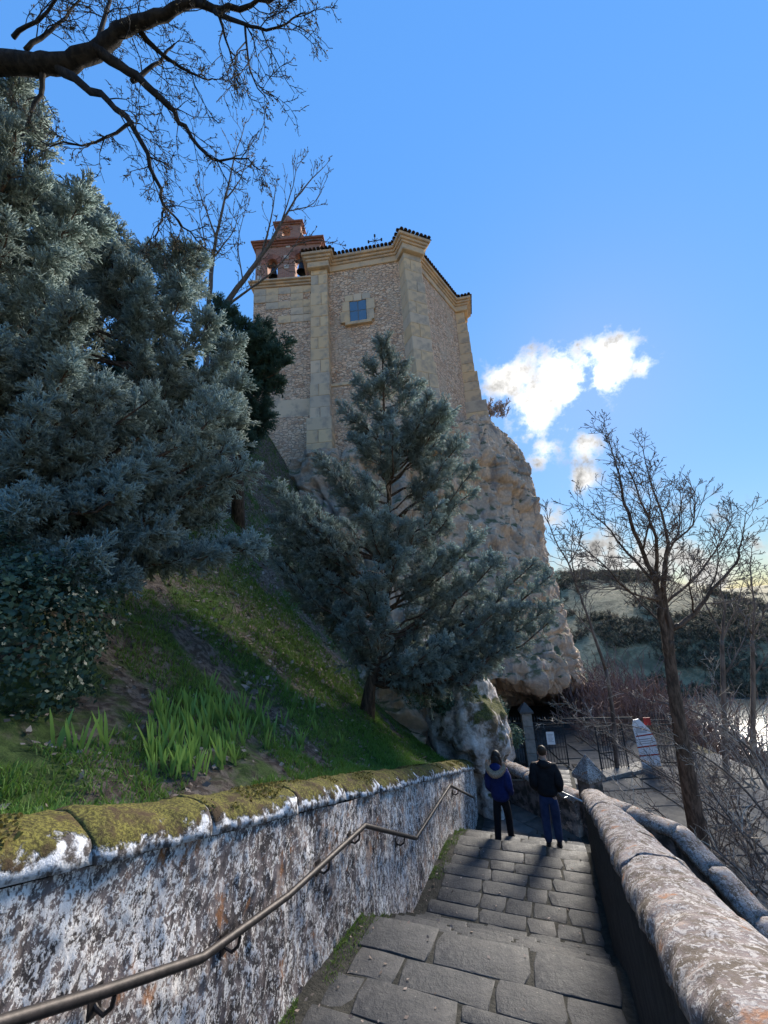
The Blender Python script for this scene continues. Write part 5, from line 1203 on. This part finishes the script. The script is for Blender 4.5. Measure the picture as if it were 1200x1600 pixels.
# bare thicket over the plaza edge: each shrub is a fan of stems
def bare_shrub(px, py, z, n, ln, label, lean, mat='twig', group='bare shrubs beyond the parapet', cat='shrub', level=1):
    c = onz(px, py, z); t = thing('bare_shrub', c, label, cat, group); mb = MB(); tw = MB()
    for k in range(n):
        d = unit(np.array([rng.normal()*.45, rng.normal()*.45, 1.0])+lean); l2 = ln*rng.uniform(.6, 1.15); q = wander(c+rng.normal(size=3)*[.12, .12, 0], d, l2, 8, .13, -.02)
        rr = [max(.006, .008*l2*(1-.85*j/8)) for j in range(9)]; mb.tube(q, rr, 5); twigs(tw, q, rr, int(4.2*l2), .7, level, .03, .2, .8, None, .25, .0048, (4,))
    mb.build('stems', mat, t); o = tw.build('twigs', mat, t); o['kind'] = 'stuff'; return t
RT3 = np.array([1.0, 0, 0])
SH = [(1150, 1440, PZ, 7, 2.6, 'bare shrub on the plaza nearest the parapet at the right edge', -RT3*.5), (1190, 1395, PZ, 7, 3.0, 'tall bare shrub at the right edge arching left over the flagstones', -RT3*.7),
      (1120, 1330, PZ, 6, 2.4, 'bare shrub just behind the trunk of the large forked tree', RT3*.1), (1165, 1300, PZ-.2, 8, 3.0, 'bare shrub below the river, its twigs crossing in front of the water', -RT3*.6),
      (1110, 1260, PZ-.3, 7, 2.8, 'bare shrub to the right of the white board with twigs over it', -RT3*.8), (1060, 1232, PZ-.2, 6, 2.2, 'bare shrub between the white board and the forked trunk', -RT3*.5),
      (1200, 1250, PZ-.4, 8, 3.4, 'bare shrub under the river at the right edge', -RT3*.3), (1090, 1200, PZ-.6, 8, 3.2, 'bare shrub behind the fence right of the white board', -RT3*.6),
      (1160, 1190, PZ-1.2, 8, 3.0, 'bare shrub on the bank before the river', -RT3*.2), (1010, 1178, PZ-.6, 7, 3.6, 'bare shrub behind the gate, reaching over the open leaf', -RT3*.5), (960, 1172, PZ-.6, 6, 3.4, 'bare shrub at the cave mouth left of the white board', -RT3*.4)]
SH += [(1180, 1350, PZ, 8, 2.4, 'bare shrub with many fine upright stems between two arching shrubs at the right edge', RT3*.1), (1135, 1295, PZ, 8, 2.2, 'low bare shrub right of the forked trunk, over the flagstones', -RT3*.2),
       (1195, 1470, PZ+.3, 6, 1.6, 'short bare shrub against the second coping at the right edge', -RT3*.2), (1085, 1235, PZ-.1, 7, 2.0, 'low bare shrub left of the forked trunk', -RT3*.3), (1150, 1235, PZ-.5, 9, 2.6, 'dense bare shrub directly below the shining river', -RT3*.1)]
for px, py, z, n, ln, lb_, lean in SH: bare_shrub(px, py, z, n, ln, lb_, lean, 'pale_twig' if rng.random() < .3 else 'twig')
# long thin branches sweeping left in front of the gate
c = onz(1230, 1380, PZ)
t = thing('bare_shrub', c, 'bare shrub with long mossy branches sweeping left across the board and the gate', 'shrub', 'bare shrubs beyond the parapet'); mb = MB(); tw = MB()
for q in ([(1240, 1370, 8.5), (1150, 1290, 9), (1060, 1225, 9.6), (985, 1175, 10), (930, 1125, 10.3), (880, 1095, 10.6)], [(1240, 1330, 9), (1150, 1220, 9.6), (1060, 1160, 10), (960, 1130, 10.6), (850, 1132, 11)], [(1240, 1420, 8), (1180, 1330, 8.4), (1120, 1250, 8.8), (1080, 1180, 9.2), (1040, 1120, 9.6)],
          [(1250, 1450, 7.6), (1190, 1395, 7.7), (1120, 1330, 7.9), (1030, 1280, 8.4), (970, 1235, 8.8)], [(1240, 1240, 9.4), (1160, 1160, 9.8), (1080, 1110, 10.4), (980, 1085, 11), (905, 1040, 11.4)], [(1240, 1290, 9.2), (1180, 1200, 9.4), (1130, 1110, 9.6), (1110, 1030, 9.8)]):
    p = smooth_path([at(*k) for k in q], 5); rr = [max(.005, .034*(1-j/len(p))**1.1) for j in range(len(p))]; mb.tube(p, rr, 6); twigs(tw, p, rr, 26, .75, 1, .05, .2, .8, None, .15, .005, (4,))
mb.build('stems', 'grey_bark', t); o = tw.build('twigs', 'pale_twig', t); o['kind'] = 'stuff'
# dry twigs hanging at the cave brow
bare_shrub(770, 1100, -4.6, 6, 1.6, 'dry shrub hanging under the cave brow left of the gate pillar', RT3*.6, 'twig')
def brush(name, spots, hgt, mat, seed_n):
    mb = MB()
    for x_, y_ in spots:
        z_ = float(ground_z(np.float64(x_), np.float64(y_))); c = np.array([x_, y_, z_-.1]); h_ = hgt*rng.uniform(.6, 1.2); rm = .00055*math.hypot(x_, y_)
        for k in range(seed_n):
            q = wander(c+rng.normal(size=3)*[.25, .25, 0], np.array([rng.normal()*.4, rng.normal()*.4, 1]), h_*rng.uniform(.6, 1.1), 4, .14, .03); rr = [max(rm, .014*(1-.2*j)) for j in range(5)]
            mb.tube(q, rr, 3, False); twigs(mb, q, rr, 7, h_*.38, 0, .08, .16, .7, None, .2, rm)
    o = mb.build(name, mat); return props(o, kind='stuff')
sp = []
while len(sp) < 190:
    px, dp = rng.uniform(890, 1230), rng.uniform(19, 46); p = at(px, 1100, dp)
    if seg_dist(p[0], p[1], RIV) < 9: continue
    if px > 1105 and dp > 23: continue
    sp.append((p[0], p[1]))
brush('riverside_brush', sp, 3.2, 'brush_twig', 7)
# scrub on the far bank and the hill, a mass nobody could count
P, Dn, sz_ = [], [], []
ga_ = rng.uniform(R(17), R(50), 30000); gr_ = 34+330*rng.random(30000)**1.5; gxs = gr_*np.sin(ga_); gys = gr_*np.cos(ga_)
rdv = seg_dist(gxs, gys, RIV); gz_ = ground_z(gxs, gys)
for x_, y_, rd_, z_ in zip(gxs, gys, rdv, gz_):
    if rd_ < 11: continue
    hill = math.exp(-(((x_-HILL1[0])/48)**2+((y_-HILL1[1])/62)**2)); m = gnoise((x_, y_, 0), .05)+.6*gnoise((x_, y_, 5), .18)
    if m+.55*hill+.4*(rd_ < 30) < .40: continue
    for j in range(3): P.append(np.array([x_, y_, z_])+rng.normal(size=3)*[.6, .6, .2]); Dn.append(np.array([rng.normal()*.7, rng.normal()*.7, 1])); sz_.append(rng.uniform(.7, 1.5)*(.6+.9*min(1, math.hypot(x_, y_)/160)))
    if len(P) > 26000: break
print('scrub', len(P)); v, f, a = sprays(P, Dn, sz_, rng.random(len(P)), TEMPL_SMALL); props(link_mesh('scrub', np_mesh('scrub', v, f, False, a), 'scrub'), kind='stuff')

# ================================================================== PEOPLE
def skin_mesh(name, V, Eg, Rd, sub=2):
    me = bpy.data.meshes.new(name); me.from_pydata([tuple(map(float, q)) for q in V], Eg, []); o = bpy.data.objects.new(name, me); COL.objects.link(o)
    md = o.modifiers.new('skin', 'SKIN'); md.use_smooth_shade = True; md.branch_smoothing = .3
    if not me.skin_vertices: 
        bpy.context.view_layer.objects.active = o; bpy.ops.mesh.customdata_skin_add()
    for k, r in enumerate(Rd): me.skin_vertices[0].data[k].radius = (r, r) if isinstance(r, (int, float)) else r; me.skin_vertices[0].data[k].use_root = k == 0
    s_ = o.modifiers.new('sub', 'SUBSURF'); s_.levels = sub; s_.render_levels = sub
    dg = bpy.context.evaluated_depsgraph_get(); ev = o.evaluated_get(dg); m2 = bpy.data.meshes.new_from_object(ev); bpy.data.objects.remove(o)
    for p in m2.polygons: p.use_smooth = True
    return m2
def blob(name, c, ax, parent, mat, seed=0, amp=.0, sub=3, cut=None):
    bm = bmesh.new(); bmesh.ops.create_icosphere(bm, subdivisions=sub, radius=1)
    for v_ in bm.verts:
        d = np.array(v_.co); p = d[0]*ax[0]+d[1]*ax[1]+d[2]*ax[2]; v_.co = Vector(p*(1+amp*noise.noise(Vector(d*4+seed))))
    for f_ in bm.faces: f_.smooth = True
    me = bpy.data.meshes.new(name); bm.to_mesh(me); bm.free(); return link_mesh(name, me, mat, parent, c)
def person(loc, yaw, h, woman, label):
    t = thing('person', loc, label, 'person', 'people walking down the steps'); t.rotation_euler = (0, 0, yaw); k = h/1.75; X3 = lambda x, y, z: np.array([x, y, z])*k
    sw = .185 if not woman else .165
    # skeleton: x right, y forward; one vertex per joint
    V = [X3(0, 0, .95), X3(0, -.01, 1.15), X3(0, -.015, 1.38), X3(0, .0, 1.50), X3(0, .025, 1.60), X3(0, .03, 1.69)]; Eg = [(0, 1), (1, 2), (2, 3), (3, 4), (4, 5)]
    Rd = [(.145*k, .10*k), (.125*k, .09*k), (.15*k, .10*k), (.055*k, .055*k), (.074*k, .090*k), (.068*k, .085*k)]
    step = .17 if woman else .10
    for s_ in (-1, 1):
        b = len(V); el_ = X3(s_*(sw+.055), -.06, 1.10); hd = X3(s_*(sw+.01), .15, .94)
        V += [X3(s_*sw, -.01, 1.42), el_, hd, hd+X3(-s_*.03, .07, -.05)]; Rd += [.056*k, .043*k, .031*k, (.040*k, .020*k)]; Eg += [(2, b), (b, b+1), (b+1, b+2), (b+2, b+3)]
        q = len(V)                                                            # fingers inside the pocket and a thumb leaving the side of the palm
        for fx in range(4): V += [hd+X3(-s_*.035+(fx-1.5)*.019, .135, -.075)]; Rd += [.008*k]; Eg += [(b+3, q+fx)]
        V += [hd+X3(-s_*.075, .07, -.02)]; Rd += [.010*k]; Eg += [(b+2, q+4)]
        b = len(V); f_ = step*s_*(1 if woman else .35)
        V += [X3(s_*.09, 0, .88), X3(s_*.095, .02+f_*.5, .49), X3(s_*.095, -.02+f_, .09), X3(s_*.105, .12+f_, .04)]; Rd += [.088*k, .060*k, .042*k, (.042*k, .03*k)]; Eg += [(0, b), (b, b+1), (b+1, b+2), (b+2, b+3)]
    me = skin_mesh('body', V, Eg, Rd); link_mesh('body', me, 'skin', t)
    # trousers
    tv = [X3(0, 0, .96), X3(0, 0, .88)]; tr_ = [(.158*k, .118*k), (.165*k, .125*k)]; te = [(0, 1)]; shoes = []
    for s_ in (-1, 1):
        b = len(tv); f_ = step*s_*(1 if woman else .35); w_ = .9 if woman else 1.0
        tv += [X3(s_*.092, 0, .80), X3(s_*.098, .02+f_*.5, .48), X3(s_*.098, -.02+f_*.8, .22), X3(s_*.099, -.02+f_, .07)]; tr_ += [.112*k*w_, .090*k*w_, .082*k*w_, .076*k*w_]; te += [(1, b), (b, b+1), (b+1, b+2), (b+2, b+3)]
        shoes.append((s_, f_))
    link_mesh('trousers', skin_mesh('trousers', tv, te, tr_), 'black_trousers' if woman else 'jeans', t)
    for s_, f_ in shoes:
        sh = blob('shoe', X3(s_*.102, .05+f_, .052), (np.array([.048, 0, 0])*k, np.array([0, .135, 0])*k, np.array([0, -.012, .052])*k), t, 'shoe')
        mb = MB(); n = 16; o_ = X3(s_*.102, .05+f_, 0)
        lo = [o_+X3(.050*math.cos(a), .138*math.sin(a), 0.004) for a in [6.2832*j/n for j in range(n)]]; mb.add(lo+[p+X3(0, 0, .028) for p in lo], [tuple(range(n))[::-1], tuple(range(n, 2*n))]+[(j, (j+1) % n, n+(j+1) % n, n+j) for j in range(n)])
        me = bpy.data.meshes.new('sole'); me.from_pydata(mb.v, [], mb.f); link_mesh('sole', me, 'sole' if woman else 'shoe', sh, -np.array(sh.location))
    # jacket
    hem = .78 if woman else .84; bw = 1.10 if woman else 1.10
    jv = [X3(0, 0, hem), X3(0, 0, 1.0), X3(0, -.01, 1.18), X3(0, -.02, 1.36), X3(0, -.01, 1.45)]; je = [(0, 1), (1, 2), (2, 3), (3, 4)]; jr = [(.205*k*bw, .165*k), (.195*k*bw, .16*k), (.19*k*bw, .155*k), (.20*k*bw, .145*k), (.11*k, .10*k)]
    for s_ in (-1, 1):
        b = len(jv); jv += [X3(s_*(sw+.005), -.015, 1.40), X3(s_*(sw+.045), -.045, 1.24), X3(s_*(sw+.06), -.06, 1.09), X3(s_*(sw+.045), .05, .99), X3(s_*(sw+.01), .15, .94)]; jr += [.105*k, .096*k, .090*k, .080*k, .064*k]; je += [(3, b), (b, b+1), (b+1, b+2), (b+2, b+3), (b+3, b+4)]
    jk = link_mesh('jacket', skin_mesh('jacket', jv, je, jr), 'navy_cloth' if woman else 'black_cloth', t)
    for v_ in jk.data.vertices:                                            # folds
        q = v_.co; d = .012*noise.noise(Vector((q.x*7, q.y*7, q.z*13)))+.006*noise.noise(q*24); v_.co = q+v_.normal*d
    if woman:
        blob('hood', X3(0, -.13, 1.44), (np.array([.15, 0, 0])*k, np.array([0, .085, .03])*k, np.array([0, -.04, .13])*k), jk, 'navy_cloth', 2, .1)
        pts = []
        for j in range(22):
            a = math.pi*(1.0+1.0*j/21); pts.append(X3(.185*math.cos(a), -.16-.11*abs(math.sin(a))+.06*abs(math.cos(a)), 1.54+.17*math.sin(a)+.02))
        mb = MB(); mb.tube(pts, [.036*k+.030*k*math.sin(math.pi*j/21) for j in range(22)], 12); me = bpy.data.meshes.new('fur_trim'); me.from_pydata(mb.v, [], mb.f)
        ft = link_mesh('fur_trim', me, 'fur', jk); vv, ff = [], []; r_ = np.random.default_rng(3)
        for j in range(2600):
            i = r_.integers(0, 22); p = pts[i]; d = unit(r_.normal(size=3)); rr = (.036+.030*math.sin(math.pi*i/21))*k; a = p+d*rr*.8; tp_ = a+unit(d+r_.normal(size=3)*.5)*.035*k; sd = unit(np.cross(d, r_.normal(size=3)))*.003; b = len(vv); vv += [a-sd, a+sd, tp_]; ff.append((b, b+1, b+2))
        me = bpy.data.meshes.new('fur_hair'); me.from_pydata([tuple(q) for q in vv], [], ff); o_ = link_mesh('fur_hair', me, 'fur', ft); o_['kind'] = 'stuff'
        hr_ = blob('hair', X3(0, .0, 1.675), (np.array([.094, 0, 0])*k, np.array([0, .108, 0])*k, np.array([0, -.02, .115])*k), t, 'hair_dark', 4, .08)
        blob('hair', X3(0, -.085, 1.56), (np.array([.098, 0, 0])*k, np.array([0, .058, 0])*k, np.array([0, -.03, .15])*k), t, 'hair_dark', 6, .16)
        for s_ in (-1, 1): blob('hair', X3(s_*.085, -.01, 1.55), (np.array([.03, 0, 0])*k, np.array([0, .06, 0])*k, np.array([s_*.01, -.03, .14])*k), t, 'hair_dark', 8+s_, .16)
    else:
        blob('hood', X3(0, -.12, 1.46), (np.array([.135, 0, 0])*k, np.array([0, .06, .02])*k, np.array([0, -.03, .075])*k), jk, 'black_cloth', 2, .12)
        mb = MB(); pts = [X3(.075*math.cos(a), -.01+.075*math.sin(a), 1.505) for a in np.linspace(0, 6.2832, 17)]; mb.tube(pts, .018*k, 6); me = bpy.data.meshes.new('collar'); me.from_pydata(mb.v, [], mb.f); link_mesh('collar', me, 'black_cloth', jk)
        blob('hair', X3(0, -.012, 1.672), (np.array([.088, 0, 0])*k, np.array([0, .098, 0])*k, np.array([0, -.035, .108])*k), t, 'hair_brown', 4, .06)
    # face
    for s_ in (-1, 1):
        blob('ear', X3(s_*.083, .015, 1.625), (np.array([.012, 0, 0])*k, np.array([0, .022, 0])*k, np.array([0, 0, .034])*k), t, 'skin', sub=2)
        blob('eye', X3(s_*.032, .108, 1.635), (np.array([.013, 0, 0])*k, np.array([0, .012, 0])*k, np.array([0, 0, .009])*k), t, 'hair_dark', sub=2)
    blob('nose', X3(0, .125, 1.605), (np.array([.013, 0, 0])*k, np.array([0, .022, 0])*k, np.array([0, .012, .026])*k), t, 'skin', sub=2)
    blob('mouth', X3(0, .110, 1.560), (np.array([.024, 0, 0])*k, np.array([0, .010, 0])*k, np.array([0, 0, .006])*k), t, 'red', sub=2)
    return t
def stand(px, py, s):
    r = ray(px, py); q = r*(s/(r @ S)); q[2] = tread_z(s); return q
person(stand(867, 1322, 8.80), -AZ+R(4), 1.62, False, 'man in a black hooded jacket and blue jeans, seen from behind on the steps')
person(stand(790, 1316, 8.95), -AZ-R(8), 1.58, True, 'woman in a navy parka with a fur trimmed hood, seen from behind')
